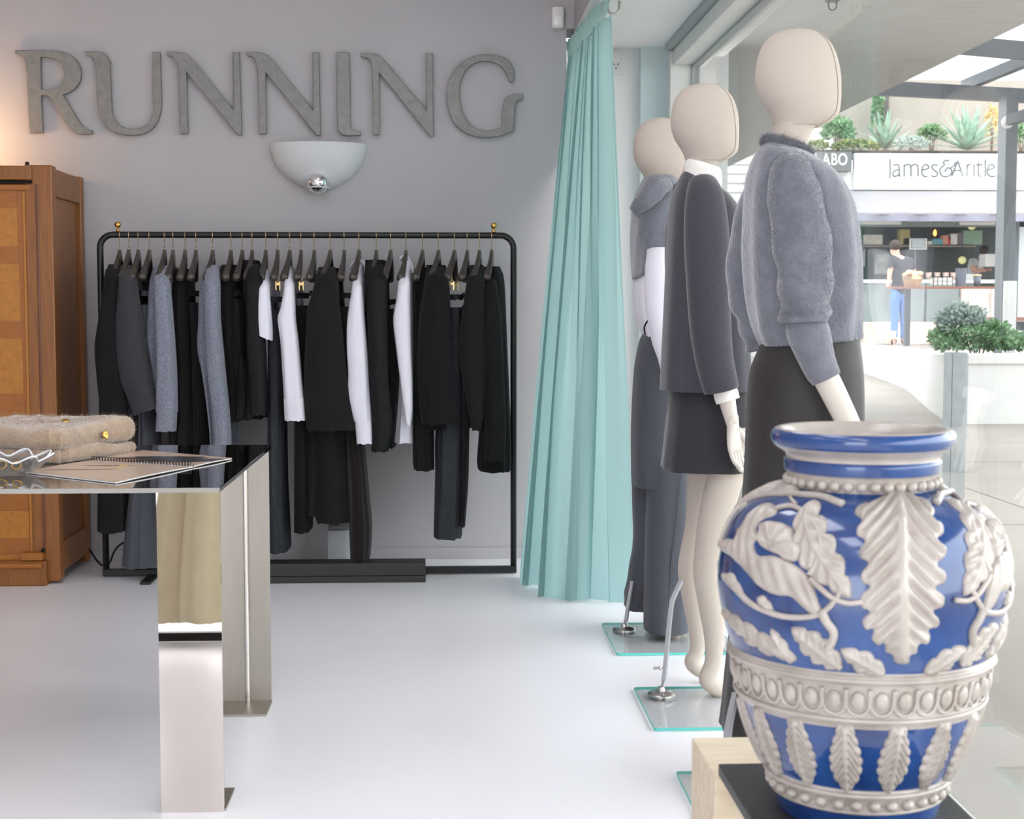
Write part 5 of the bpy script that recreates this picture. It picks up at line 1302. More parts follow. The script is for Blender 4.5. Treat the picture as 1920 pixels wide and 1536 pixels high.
# band of eggs between two ridges
zt_, zl_ = vz(1234), vz(1282); zm = (zt_ + zl_) / 2
def dome(n=10, m=6): return None
egg_n = 36
for k in range(egg_n):
    ph0 = 2 * math.pi * k / egg_n
    a = np.linspace(0, 2 * math.pi, 16, endpoint=False)
    rings = []
    for t in (0.0, 0.35, 0.7, 1.0):
        s = math.cos(t * math.pi / 2) if t < 1 else 0.03
        rings.append(surf(ph0 + 0.0100 * s * np.cos(a) / 0.172, zm + 0.0145 * s * np.sin(a) + 0.002, -0.0005 + 0.0072 * math.sin(t * math.pi / 2)))
    obj('egg_boss', loft(rings, cap=True), M_vwhite, vs, True)
    ph_ = ph0 + np.array([-0.080, -0.082, -0.076, -0.048, 0.0, 0.048, 0.076, 0.082, 0.080]); z_ = np.array([zt_, zm, zm - 0.008, zl_ + 0.004, zl_ + 0.001, zl_ + 0.004, zm - 0.008, zm, zt_])
    c = crom(np.stack([ph_, z_], 1), 3)
    obj('egg_rim', tube(surf(c[:, 0], c[:, 1], 0.0018), 0.0025, 6), M_vwhite, vs, True)
# lower tier of hanging leaves
zt2, zb2 = vz(1306), vz(1432)
for k in range(15):
    ph0 = math.radians(-5.6 + 24 * k)
    a, b = (ph0, zt2 + 0.004), (ph0, zb2 - 0.002)
    if k == 0:
        low = patch(leaf_poly(a, b, 0.038, 7, 0.24, peak=0.62, top=0.34, n=84), 0.0050, 0.006, vein_detail(a, b, 0.038, 9, 0.0024, 0.004, 0.0046, 1.4), 0.0023); l0 = ph0
    obj('hanging_leaf', spin(low, ph0 - l0), M_vwhite, vs, True)
# bead rows
def beads(n, y, off, r, sz=1.0):
    z = vz(y)
    for k in range(n):
        p = surf(2 * math.pi * k / n, z, off); gb = ball(p, r, 12, 8, sz)
        obj('bead', gb, M_vwhite, vs, True)
beads(36, 898, 0.002, 0.0078)
beads(32, 1459, 0.001, 0.0092, 0.9)
for y, hw in ((1219, 0.0032), (1291, 0.0032), (1440, 0.0036), (1473, 0.003), (909, 0.0018)):
    ph_ = np.linspace(0, 2 * math.pi, 96, endpoint=False)
    obj('ridge', tube(surf(ph_, vz(y), 0.0), hw, 8, closed=True), M_vwhite, vs, True)
# ================================================================ outside: pavement, awning soffit, pergola, planter, cafe
def ebox(x0, y0, x1, y1, Y, depth, bev=0.0):
    """box whose front face fills a photo rectangle on the plane y = Y"""
    a, b = at(x0, y0, Y), at(x1, y1, Y)
    return box(a[0], b[0], Y, Y + depth, min(a[2], b[2]), max(a[2], b[2]), bev)
M_pave = mat('pale_concrete_paving', (158, 150, 142), 0.85, var=0.08, var_scale=1.2, bump=0.1, bump_scale=60)
M_soffit = mat('board_marked_soffit', (162, 159, 154), 0.8, var=0.14, var_scale=9, stretch=(0.35, 9, 1), bump=0.25, bump_scale=12, detail=8)
M_render = mat('white_render', (206, 204, 201), 0.8, var=0.02)
M_conc = mat('beige_concrete', (158, 149, 139), 0.85, var=0.05, var_scale=1.5)
M_steelgrey = mat('grey_painted_steel', (84, 87, 90), 0.5, var=0.08, var_scale=4)
M_galv = mat('galvanised_steel', (150, 154, 156), 0.5, 0.5, var=0.1, var_scale=20)
struct('ground_paving', box(1.23, 40, -8, 60, -0.15, -0.02), M_pave)
jt = [o for o in [struct('paving_joint', join(box(1.3, 14, 7.9, 7.915, -0.0205, -0.0185), box(1.3, 14, 11.1, 11.115, -0.0205, -0.0185), box(3.4, 3.415, -3, 14, -0.0205, -0.0185)), mat('joint_dark', (130, 126, 120), 0.9))]]
# awning soffit over the pavement
struct('soffit', box(1.30, 3.17, -7, 18, 2.70, 2.92), M_soffit)
struct('wall_fascia', box(1.22, 1.32, -7, 7.6, 2.37, 2.72), M_render)
struct('wall_neighbour', box(1.22, 1.67, 8.75, 18, -0.02, 2.70), M_render)
sh2 = thing('soffit_shackle', (1.9, 7.5, 2.66), 'small shackle fixed under the grey soffit outside', 'shackle')
c = at(1561, 3, 7.53); 
obj('plate', box(c[0] - 0.03, c[0] + 0.03, 7.50, 7.56, 2.688, 2.70), M_steelgrey, sh2)
obj('bow', tube([(c[0] - 0.02, 7.53, 2.69)] + [(c[0] - 0.02 * math.cos(a), 7.53, 2.665 - 0.02 * math.sin(a)) for a in np.linspace(0, math.pi, 9)] + [(c[0] + 0.02, 7.53, 2.69)], 0.004, 6), M_steelgrey, sh2, True)
# galvanised bollard
a = at(1765, 662, 6.25); b = at(1815, 662, 6.25); xm_, w_ = (a[0] + b[0]) / 2, (b[0] - a[0]) / 2
bo = thing('bollard', (xm_, 6.3, -0.02), 'square galvanised steel post standing on the pavement outside the window', 'post')
xl_, xr_ = float(at(1786, 662, 6.25)[0]), float(b[0])
obj('post', box(xl_, xr_, 6.25, 6.36, -0.02, float(a[2]), 0.003), M_galv, bo)
obj('end_plate', box(xr_ + 0.0005, xr_ + 0.006, 6.26, 6.35, 0.60, float(a[2]) - 0.01), M_galv, bo)
# pergola
pg_ = thing('pergola', (6, 12, 0.4), 'grey steel pergola with white roof panels over the cafe terrace', 'pergola')
def beam(p, q, w, h):
    p, q = np.array(p, float), np.array(q, float); d = (q - p) / np.linalg.norm(q - p); n = np.array([-d[1], d[0], 0]) * w / 2; u = np.array([0, 0, h])
    v = [p - n, p + n, p + n + u, p - n + u, q - n, q + n, q + n + u, q - n + u]
    return np.array(v), [(0, 3, 2, 1), (4, 5, 6, 7), (0, 1, 5, 4), (1, 2, 6, 5), (2, 3, 7, 6), (3, 0, 4, 7)]
BZ = 3.50
b1a, b1b = ground(1640, 178, BZ), ground(1925, 193, BZ)
def ext(p, q, t): return p + (q - p) * t
obj('cross_beam', beam(ext(b1a, b1b, -0.3), ext(b1a, b1b, 2.2), 0.10, 0.155), M_steelgrey, pg_)
b2a, b2b = ground(1790, 100, BZ), ground(1925, 112, BZ)
obj('cross_beam', beam(ext(b2a, b2b, -1.4), ext(b2a, b2b, 4), 0.10, 0.16), M_steelgrey, pg_)
for x0 in (3.9, 5.05, 6.2, 7.35, 8.5):
    obj('rafter', beam((x0, 8.1, BZ + 0.165), (x0 - 0.1, 17.4, BZ + 0.165), 0.09, 0.12), M_steelgrey, pg_)
M_poly = sheer_mat('white_polycarbonate', (236, 238, 240), 0.7)
for x0 in (3.4, 3.9, 5.05, 6.2, 7.35):
    for k in range(6):
        y0_ = 8.2 + k * 1.55
        obj('roof_panel', box(x0 - 0.4 + 0.45, x0 + 1.13, y0_, y0_ + 1.52, BZ + 0.30, BZ + 0.312), M_poly, pg_)
ca, cb = at(1883, 400, 16.5), at(1905, 400, 16.5)
zc0 = float(at(1880, 527, 16.5)[2])
obj('column', box(ca[0], cb[0], 16.5, 16.75, 0.44, BZ, 0.004), M_steelgrey, pg_)
obj('column_shoe', box(cb[0] - 0.13, cb[0] + 0.0, 16.42, 16.495, 0.44, zc0, 0.004), M_render, pg_)
obj('arm', beam(at(1893, 235, 16.25), at(1990, 205, 15.5), 0.10, 0.11), M_steelgrey, pg_)
obj('arm_knuckle', ball(at(1889, 229, 16.3125), 0.07, 12, 8), M_render, pg_, True)
# curved white planter wall and terrace
wall_pts = [(7.55, 27.5, .46), (7.15, 24.4, .50), (6.62, 21.2, .54), (5.95, 18.4, .59), (5.50, 16.6, .62), (5.08, 14.75, .68)]
def wall_strip(pts, th):
    P_ = np.array(pts); T_ = np.gradient(P_[:, :2], axis=0); T_ /= np.linalg.norm(T_, axis=1)[:, None]; N_ = np.stack([-T_[:, 1], T_[:, 0]], 1)
    rings = []
    for (x, y, h), n in zip(P_, N_):
        i = np.array([x, y]) + n * th
        rings.append([(x, y, -0.02), (x, y, h), (i[0], i[1], h), (i[0], i[1], -0.02)])
    return loft(rings)
left = crom(wall_pts[:6], 6)
struct('wall_planter', wall_strip([tuple(q) for q in left], 0.22), M_render)
struct('wall_planter_front', join(box(5.10, 10.5, 14.69, 14.95, -0.02, 0.58), box(5.07, 10.5, 14.66, 14.98, 0.58, 0.68, 0.01)), M_render)
struct('terrace', prism([(float(q[0]) + 0.1, float(q[1])) for q in left[::-1]] + [(7.65, 33), (14, 33), (14, 14.95)], 'z', 0.2, 0.44), M_pave)
# white weatherboard house end, each board a piece
wh = thing('wall_weatherboard', (5.0, 29, -0.02), kind='structure')
xa, xb = float(at(1310, 450, 29)[0]), float(at(1560, 450, 29)[0])
obj('backing', box(xa, xb, 29.05, 29.25, -0.02, 4.6), M_render, wh)
for k in range(25):
    z0 = -0.02 + k * 0.178
    obj('board', (np.array([(xa, 29.005, z0), (xb, 29.005, z0), (xb, 29.04, z0 + 0.176), (xa, 29.04, z0 + 0.176), (xa, 29.05, z0), (xb, 29.05, z0), (xb, 29.05, z0 + 0.176), (xa, 29.05, z0 + 0.176)]), [(0, 1, 2, 3), (5, 4, 7, 6), (1, 0, 4, 5), (3, 2, 6, 7), (0, 3, 7, 4), (2, 1, 5, 6)]), M_render, wh)
# ---------------------------------------------------------------- cafe front
CFY = 27.5
struct('wall_concrete', ebox(1480, 120, 2100, 300, 30.75, 0.2), M_conc)
obj('panel_joint', ebox(1660, 120, 1665, 285, 30.725, 0.02), mat('dark_joint', (96, 92, 90), 0.8), bpy.data.objects['wall_concrete'])
obj('panel_joint', ebox(1560, 120, 1562, 285, 30.7375, 0.01), M_conc, bpy.data.objects['wall_concrete'])
cf = thing('cafe_front', (9.5, 27.7, 0.44), 'cafe front across the way with white sign board and open counter', 'building')
M_sign = mat('white_sign', (206, 207, 206), 0.6)
M_signtxt = mat('grey_sign_lettering', (84, 90, 92), 0.6)
sb_ = obj('sign_board', ebox(1602, 287, 2060, 357, CFY - 0.12, 0.12), M_sign, cf)
SC = 7.68
def sp_(pts): return [at(1640 + u / SC, 280 + v / SC, CFY - 0.125) for u, v in pts]
STROKES = [('J', [[(215, 150), (222, 160), (222, 370), (210, 415)]]), ('a', [[(265, 235), (300, 218), (340, 225), (355, 260), (357, 370), (372, 390)], [(355, 290), (290, 310), (262, 350), (280, 388), (330, 375), (355, 345)]]),
    ('m', [[(425, 215), (425, 390)], [(425, 250), (460, 218), (505, 222), (522, 260), (522, 390)], [(522, 255), (560, 218), (605, 222), (625, 260), (625, 390)]]),
    ('e', [[(682, 298), (775, 272), (765, 232), (730, 218), (695, 245), (680, 300), (685, 355), (720, 392), (762, 385)]]), ('s', [[(905, 235), (865, 218), (825, 240), (840, 285), (890, 325), (905, 360), (875, 392), (815, 380)]]),
    ('and', [[(1075, 165), (1030, 155), (990, 185), (1003, 225), (950, 270), (940, 330), (985, 388), (1060, 385), (1110, 330), (1090, 275), (1045, 265)], [(1045, 265), (1005, 320)], [(1090, 268), (1140, 235), (1165, 180)]]),
    ('A', [[(1110, 388), (1198, 165)], [(1198, 165), (1270, 390)], [(1142, 305), (1240, 305)]]), ('r', [[(1330, 215), (1330, 390)], [(1330, 260), (1355, 222), (1390, 215)]]), ('i', [[(1432, 215), (1432, 390)]]),
    ('t', [[(1495, 185), (1495, 362), (1525, 390)], [(1460, 222), (1560, 222)]]), ('l', [[(1595, 145), (1595, 390)]]), ('e', [[(1627, 298), (1725, 262), (1690, 215), (1645, 240), (1625, 300), (1635, 360), (1680, 392), (1745, 380)]])]
for ch, st_ in STROKES:
    gs = []
    for s in st_:
        q = crom(sp_(s), 5) if len(s) > 2 else np.array(sp_(s))
        gs.append(tube(q, 0.014, 6))
    obj('sign_letter', join(*gs), M_signtxt, sb_)
for v in (98, 460):
    obj('sign_line', tube(sp_([(185, v), (1800, v)]), 0.004, 4), mat('pale_grey_line', (212, 213, 214), 0.6), sb_)
tx = text_geo('COFFEE AND', 0.085, 0.004, space=1.5)
o_ = at(1640 + 800 / SC, 280 + 525 / SC, CFY - 0.124); obj('sign_small_text', stand(tx, o_), MATS['pale_grey_line'], sb_)
lb = obj('side_sign', ebox(1490, 284, 1597, 321, CFY - 0.3, 0.3), mat('grey_sign', (96, 95, 96), 0.6), cf)
for ch, px in (('L', 1532), ('A', 1549), ('B', 1564), ('O', 1580)):
    tx = text_geo(ch, 0.30, 0.01, 0.004); v = tx[0].copy(); v[:, 0] *= 0.74
    obj('sign_letter', stand((v, tx[1]), at(px, 300, CFY - 0.306)), M_sign, lb)
obj('side_fascia', ebox(1500, 321, 1603, 357, CFY - 0.05, 0.1), M_render, cf)
aw = obj('awning', (lambda a, b, c_, d: (np.array([a, b, c_, d, a + [0, 0, .03], b + [0, 0, .03], c_ + [0, 0, .03], d + [0, 0, .03]]), [(0, 3, 2, 1), (4, 5, 6, 7), (0, 1, 5, 4), (1, 2, 6, 5), (2, 3, 7, 6), (3, 0, 4, 7)]))(at(1500, 357, CFY), at(2060, 357, CFY), at(2060, 402, CFY - 1.0), at(1500, 402, CFY - 1.0)), mat('pale_lilac_awning', (146, 140, 144), 0.85), cf)
a, b = at(1500, 401, CFY - 1.0), at(2060, 416, CFY - 1.0)
zz2 = np.linspace(a[0], b[0], 160); val = [[(x, CFY - 1.0 + 0.02 * math.sin(x * 9), a[2]), (x, CFY - 1.02 + 0.05 * math.sin(x * 9 + .4), b[2])] for x in zz2]
obj('valance', (np.array([p for r in val for p in r]), [(2 * i, 2 * i + 1, 2 * i + 3, 2 * i + 2) for i in range(159)]), mat('grey_lilac_valance', (124, 122, 134), 0.85), aw, True)
M_cdark = mat('dark_green_tile', (38, 48, 44), 0.4, var=0.15, var_scale=3)
obj('room_back', ebox(1480, 395, 2080, 650, 30.25, 0.1), M_cdark, cf)
obj('room_ceiling', box(at(1480, 500, 27.5)[0], at(2080, 500, 27.5)[0], 27.4, 30.4, at(1600, 392, 28.25)[2], at(1600, 388, 28.25)[2]), M_cdark, cf)
obj('lintel', ebox(1500, 414, 2060, 426, 27.5, 0.1), mat('grey_green_lintel', (110, 118, 112), 0.6), cf)
obj('menu_strip', ebox(1592, 415, 1690, 421, 27.4375, 0.04), M_render, cf)
obj('menu_strip', ebox(1800, 416, 1866, 422, 27.4375, 0.04), M_render, cf)
M_terr = mat('pink_terrazzo', (200, 176, 164), 0.5, rgb2=(226, 210, 200), var_scale=7, detail=8, stretch=(2.2, 1, 0.6), contrast=(0.35, 0.6))
obj('counter_base', ebox(1480, 604, 1810, 645, CFY, 0.6), M_terr, cf)
obj('counter_return', ebox(1803, 541, 1862, 645, CFY - 0.05, 0.6), M_terr, cf)
obj('display_glass', ebox(1480, 530, 1803, 604, CFY + 0.02, 0.03), mat('smoky_display_glass', (118, 126, 124), 0.12, var=0.15, var_scale=2, coat=0.4), cf)
obj('glass_joint', ebox(1735, 530, 1736, 604, CFY + 0.01, 0.01), M_steelgrey, cf)
obj('counter_top', ebox(1480, 524, 1870, 531, CFY - 0.03, 0.6), M_render, cf)
obj('pier', ebox(1860, 541, 1876, 645, CFY - 0.1, 0.3), M_render, cf)
obj('door_jamb', ebox(1896, 414, 1906, 660, CFY - 0.1, 0.12), M_steelgrey, cf)
obj('glazed_door', ebox(1906, 414, 1990, 660, CFY + 0.0, 0.05), mat('pale_glazing', (196, 202, 204), 0.2), cf)
obj('shelf', ebox(1600, 460, 1830, 463, 29.625, 0.3), mat('shelf_board', (150, 136, 122), 0.6), cf)
# ledge of the terrace bar
br = thing('bar_ledge', (8, 24.4, 0.44), 'narrow brown wooden bar ledge on a black post in front of the cafe', 'bar')
M_bar = mat('red_brown_timber', (122, 78, 62), 0.5, var=0.12, var_scale=4, stretch=(1, 20, 20))
obj('ledge', ebox(1672, 537, 1876, 541.5, 24.375, 0.35), M_bar, br)
obj('post', ebox(1698, 541.5, 1706, 649, 24.4375, 0.07), mat('black_post', (38, 44, 42), 0.5), br)
obj('support', ebox(1874, 527, 1893, 600, 24.3125, 0.2), M_render, br)
bn = thing('terrace_bench', (8.4, 20, 0.44), 'long brown timber bench with a dark frame at the right edge of the terrace', 'bench')
obj('seat', ebox(1856, 595, 2010, 602, 20, 0.4), M_bar, bn)
obj('frame', ebox(1872, 603, 2010, 620, 20.0625, 0.1), MATS['black_post'], bn)
obj('leg', ebox(1895, 618, 1903, 650, 20.0625, 0.08), MATS['black_post'], bn)
# things on ledge, counter and shelf (each a few pixels)
def small(name, label, cat, rect, Y, d, m, group=None, bev=0.01): return obj(name, ebox(*rect, Y, d, bev), m, None, label=label, cat=cat, group=group)
M_kraft = mat('kraft_brown', (150, 120, 92), 0.8, var=0.25, var_scale=20); M_bread = mat('bread_crust', (214, 176, 138), 0.8, var=0.1, var_scale=10)
M_canister = mat('slate_canister', (88, 92, 102), 0.5); M_pinkish = mat('blush_ceramic', (214, 188, 176), 0.5)
bs = thing('bread_basket', tuple(at(1711, 536, 24.5625)), 'brown wire basket heaped with bread rolls on the bar ledge', 'basket')
q = at(1711, 537, 24.5625)
obj('basket', lathe([(0.13, 0), (0.17, 0.16), (0.165, 0.16), (0.12, 0.01)], q, 20), M_kraft, bs)
obj('tag', ebox(1711, 517, 1726, 523, 24.325, 0.01), mat('yellow_tag', (226, 196, 130), 0.7), bs)
for k in range(8):
    a_ = k * 0.8; obj('bread_roll', ball((q[0] + 0.13 * math.cos(a_) * (0.4 + 0.6 * (k % 2)), q[1] + 0.1 * math.sin(a_), q[2] + 0.19 + 0.02 * (k % 3)), 0.06, 10, 7, 0.7), M_bread, bs, True)
nb_ = thing('napkin_basket', tuple(at(1770, 537, 24.5625)), 'wire basket with white napkins on the bar ledge', 'basket')
obj('napkins', ebox(1752, 520, 1786, 535, 24.5, 0.2, 0.01), M_render, nb_)
obj('wire_frame', join(*[ebox(x, 518, x + 0.7, 537, 24.475, 0.006) for x in (1750, 1758, 1767, 1776, 1786)], ebox(1749, 518, 1788, 518.7, 24.475, 0.24), ebox(1749, 527, 1788, 527.6, 24.475, 0.006)), MATS['black_post'], nb_)
cn = thing('canister', tuple(at(1801, 537, 24.5625)), 'tall slate grey canister beside the napkin basket', 'canister')
q = at(1801, 537, 24.5625); obj('body', lathe([(0.085, 0), (0.085, 0.27), (0.088, 0.28), (0.088, 0.30), (0.01, 0.30)], q, 20), M_canister, cn, True, sharp=40)
q = at(1832, 537, 24.5625); cn2 = thing('cup_tin', tuple(q), 'slate grey tin with an orange lid on the bar ledge', 'tin')
obj('body', lathe([(0.055, 0), (0.06, 0.17)], q, 18), M_canister, cn2, True); obj('lid', lathe([(0.066, 0.171), (0.066, 0.195), (0.01, 0.195)], q, 18), M_bread, cn2)
for k, px in enumerate((1741, 1757, 1773, 1787)):
    q = at(px, 524, 27.6875); obj('cup', lathe([(0.045, 0), (0.06, 0.13), (0.055, 0.13), (0.04, 0.01)], q, 14), M_pinkish, None, True, label=f'blush upturned cup on the cafe counter, {ORD[k]} from the left', cat='cup', group='cups on the cafe counter')
small('espresso_machine', 'white coffee machine beside the barista behind the column', 'coffee machine', (1848, 476, 1870, 500), 27.875, 0.35, M_render)
small('box_stack', 'white stacked boxes on the counter left of the orange-lidded tin', 'boxes', (1811, 514, 1825, 524), 27.75, 0.3, M_render)
tb_ = thing('tablet_stand', tuple(at(1726, 530, 27.625)), 'tablet on a slim stand above the cafe counter', 'tablet')
obj('frame', ebox(1706, 447, 1738, 468, 27.6, 0.03, 0.008), mat('pale_frame', (206, 202, 198), 0.5), tb_); obj('screen', ebox(1710, 449, 1734, 465, 27.5875, 0.008), mat('tablet_screen', (150, 156, 156), 0.2), tb_); obj('bezel', ebox(1709, 448.5, 1735, 466, 27.5938, 0.006), M_black, tb_); obj('stem', ebox(1715, 468, 1717, 524, 27.65, 0.02), M_steelgrey, tb_)
SHELF = [('cloth_bundle', 'cream cloth bundle', (1623, 440, 1655, 459), (216, 206, 192)), ('carton', 'mustard yellow carton', (1688, 430, 1706, 459), (178, 158, 96)), ('carton', 'bright yellow carton', (1693, 446, 1708, 459), (206, 186, 70)), ('speaker', 'small white cube', (1740, 452, 1748, 459), (216, 212, 208)), ('tin_stack', 'turquoise tins', (1749, 448, 1768, 459), (98, 160, 172)), ('book_box', 'coral pink box', (1768, 441, 1778, 459), (206, 140, 124)), ('book_box', 'red box', (1778, 447, 1782, 459), (204, 60, 54)), ('book_box', 'white tall box', (1783, 438, 1795, 459), (224, 216, 210)), ('cabinet_box', 'mauve box', (1795, 436, 1806, 459), (120, 108, 112)), ('menu_panel', 'pale green panel', (1806, 432, 1842, 459), (140, 164, 140))]
for nm, lab, rect, rgb in SHELF:
    small(nm, f'{lab} on the cafe back shelf', nm.split('_')[0], rect, 29.65, 0.2, mat('shelf_' + lab.replace(' ', '_'), rgb, 0.7, var=0.1, var_scale=12), 'goods on the cafe shelf')
small('poster_board', 'white poster panel beside the standing customer', 'poster', (1641, 476, 1668, 514), 29.875, 0.03, mat('poster_print', (196, 192, 182), 0.7, rgb2=(110, 120, 108), var_scale=5))
small('price_panel', 'pale pink price panel at the left of the cafe', 'panel', (1606, 467, 1622, 500), 29.875, 0.03, mat('pink_panel', (206, 190, 192), 0.7))
for k, (px, py) in enumerate(((1822, 424), (1804, 488))):
    q = at(px, py, 28.625); lt = thing('pendant_globe', tuple(q), ('pale yellow glass globe lamp under the cafe lintel', 'pale yellow glass globe lamp left of the barista')[k], 'lamp')
    obj('globe', ball(q, 0.075, 16, 10), emit_mat('yellow_globe', (214, 208, 150), 0.4), lt, True); obj('cord', tube([q + [0, 0, .07], [q[0], q[1], float(at(1600, 392, 28.25)[2]) - 0.002]], 0.006, 6), M_black, lt)
q = at(1753, 437, 29.5); fl_ = thing('wall_bulb', tuple(q), 'small glowing amber bulb on the cafe back wall', 'lamp'); obj('bulb', lathe([(0.01, -.06), (0.035, -.02), (0.03, .03), (0.005, .07)], q, 12), emit_mat('amber_bulb', (255, 170, 70), 4.0), fl_, True)
stl = thing('toddler_stool', tuple(at(1675, 640, 25)), 'small white stool on the terrace by the customer\'s feet', 'stool')
obj('back', ebox(1670, 621, 1680, 633, 25, 0.03), M_render, stl); obj('seat', ebox(1672, 633, 1687, 636, 24.8125, 0.2), M_render, stl); obj('leg', ebox(1676, 636, 1679, 648, 24.875, 0.04), M_pinkish, stl)

# ---------------------------------------------------------------- people in the cafe
def skin_geo(verts, edges, radii, sub=2):
    me = bpy.data.meshes.new('skin'); me.from_pydata([tuple(map(float, v)) for v in verts], edges, [])
    o = bpy.data.objects.new('skin', me); col.objects.link(o)
    o.modifiers.new('skin', 'SKIN'); sv = me.skin_vertices[0].data
    for i, r in enumerate(radii):
        r = r if isinstance(r, tuple) else (r, r); sv[i].radius = r
    sv[0].use_root = True
    o.modifiers.new('sub', 'SUBSURF').levels = sub
    dg = bpy.context.evaluated_depsgraph_get(); m_ = o.evaluated_get(dg).to_mesh()
    g = (np.array([v.co[:] for v in m_.vertices]), [tuple(p.vertices) for p in m_.polygons]); o.evaluated_get(dg).to_mesh_clear()
    bpy.data.objects.remove(o); bpy.data.meshes.remove(me)
    return g
M_flesh = mat('skin_tone', (206, 158, 136), 0.6, var=0.03); M_hair = mat('dark_brown_hair', (58, 44, 38), 0.7, var=0.2, var_scale=40)
M_tee = mat('black_cotton_tee', (44, 45, 48), 0.9, var=0.1, var_scale=10); M_jean = mat('blue_denim', (92, 124, 172), 0.9, var=0.12, var_scale=14)
def person(label, base, J, tee, jeans):
    """J: joint positions (world); one continuous body, clothing and hair as children"""
    t = thing('person', base, label, 'person')
    names = ['pelvis', 'waist', 'chest', 'neck', 'head0', 'head1', 'sL', 'eL', 'wL', 'hL', 'sR', 'eR', 'wR', 'hR', 'kL', 'aL', 'fL', 'kR', 'aR', 'fR', 'tL', 'tR']
    V = [J[n] for n in names]; ix = {n: i for i, n in enumerate(names)}
    E_ = [('pelvis', 'waist'), ('waist', 'chest'), ('chest', 'neck'), ('neck', 'head0'), ('head0', 'head1'), ('chest', 'sL'), ('sL', 'eL'), ('eL', 'wL'), ('wL', 'hL'), ('chest', 'sR'), ('sR', 'eR'), ('eR', 'wR'), ('wR', 'hR'), ('pelvis', 'tL'), ('tL', 'kL'), ('kL', 'aL'), ('aL', 'fL'), ('pelvis', 'tR'), ('tR', 'kR'), ('kR', 'aR'), ('aR', 'fR')]
    R_ = dict(pelvis=(.145, .11), waist=(.13, .10), chest=(.15, .11), neck=.055, head0=(.075, .085), head1=(.085, .10), sL=.062, eL=.043, wL=.03, hL=.035, sR=.062, eR=.043, wR=.03, hR=.035, tL=.085, tR=.085, kL=.06, aL=.042, fL=.035, kR=.06, aR=.042, fR=.035)
    bg_ = skin_geo(V, [(ix[a], ix[b]) for a, b in E_], [R_[n] for n in names])
    obj('body', bg_, M_flesh, t, True)
    # clothing: the body surface of a region, lifted along its normals
    bv, bf = bg_; nrm = np.zeros_like(bv)
    for f in bf:
        n_ = np.cross(bv[f[1]] - bv[f[0]], bv[f[2]] - bv[f[0]])
        for i in f: nrm[i] += n_
    nrm /= np.linalg.norm(nrm, axis=1)[:, None] + 1e-12
    best = np.full(len(bv), 1e9); bone = np.zeros(len(bv), int); tt = np.zeros(len(bv))
    for k, (a, b) in enumerate(E_):
        A_b, B_b = np.array(J[a], float), np.array(J[b], float); d = B_b - A_b; L2 = d @ d
        u = np.clip((bv - A_b) @ d / L2, 0, 1); ds = np.linalg.norm(bv - (A_b + u[:, None] * d), axis=1)
        ra, rb = np.mean(R_[a]), np.mean(R_[b]); ds = ds / (ra + (rb - ra) * u)
        m_ = ds < best; best[m_] = ds[m_]; bone[m_] = k; tt[m_] = u[m_]
    key = [E_[k] for k in bone]
    def wear(nm, m, rule, off):
        sel = np.array([(k in rule) and rule[k][0] <= u <= rule[k][1] for k, u in zip(key, tt)])
        fs = [f for f in bf if sel[list(f)].all()]; us = sorted({i for f in fs for i in f}); mp = {a: b for b, a in enumerate(us)}
        obj(nm, (bv[us] + nrm[us] * off, [tuple(mp[i] for i in f) for f in fs]), m, t, True)
    wear('shirt', tee, {('pelvis', 'waist'): (.0, 1), ('waist', 'chest'): (0, 1), ('chest', 'neck'): (0, .6), ('chest', 'sL'): (0, 1), ('chest', 'sR'): (0, 1), ('sL', 'eL'): (0, .55), ('sR', 'eR'): (0, .55), ('pelvis', 'tL'): (0, .3), ('pelvis', 'tR'): (0, .3)}, 0.022)
    wear('jeans', jeans, {('pelvis', 'waist'): (0, .3), ('pelvis', 'tL'): (0, 1), ('pelvis', 'tR'): (0, 1), ('tL', 'kL'): (0, 1), ('tR', 'kR'): (0, 1), ('kL', 'aL'): (0, .95), ('kR', 'aR'): (0, .95)}, 0.014)
    wear('shoes', M_black, {('aL', 'fL'): (.15, 1), ('aR', 'fR'): (.15, 1)}, 0.012)
    h1, h0 = np.array(J['head1'], float), np.array(J['head0'], float)
    hv, hf = ball((0, 0, 0), 1, 16, 10); hv = hv * np.array([.098, .112, .10]); bk_ = np.array(J.get('back', (0, -0.03, 0.035)))
    obj('hair', (hv + h1 + bk_, hf), M_hair, t, True)
    return t
def pj(px, py, Y): return at(px, py, Y)
Yp = 25.75
J1 = dict(pelvis=pj(1687, 545, Yp), waist=pj(1689, 525, Yp + .02), chest=pj(1690, 497, Yp + .06), neck=pj(1682, 480, Yp + .12), head0=pj(1678, 473, Yp + .16), head1=pj(1677, 464, Yp + .18),
          sL=pj(1672, 489, Yp + .05), eL=pj(1668, 516, Yp + .02), wL=pj(1665, 536, Yp + .0), hL=pj(1664, 542, Yp), sR=pj(1708, 492, Yp + .08), eR=pj(1714, 512, Yp + .2), wR=pj(1712, 522, Yp + .45), hR=pj(1711, 523, Yp + .52),
          tL=pj(1679, 553, Yp), kL=pj(1677, 597, Yp + .03), aL=pj(1677, 639, Yp), fL=pj(1675, 643, Yp + .14), tR=pj(1695, 553, Yp), kR=pj(1695, 597, Yp + .06), aR=pj(1694, 638, Yp + .05), fR=pj(1695, 642, Yp + .18))
person('person in black T-shirt and blue jeans leaning towards the cafe counter', tuple(pj(1687, 645, Yp)), J1, M_tee, M_jean)
Yb = 28.75
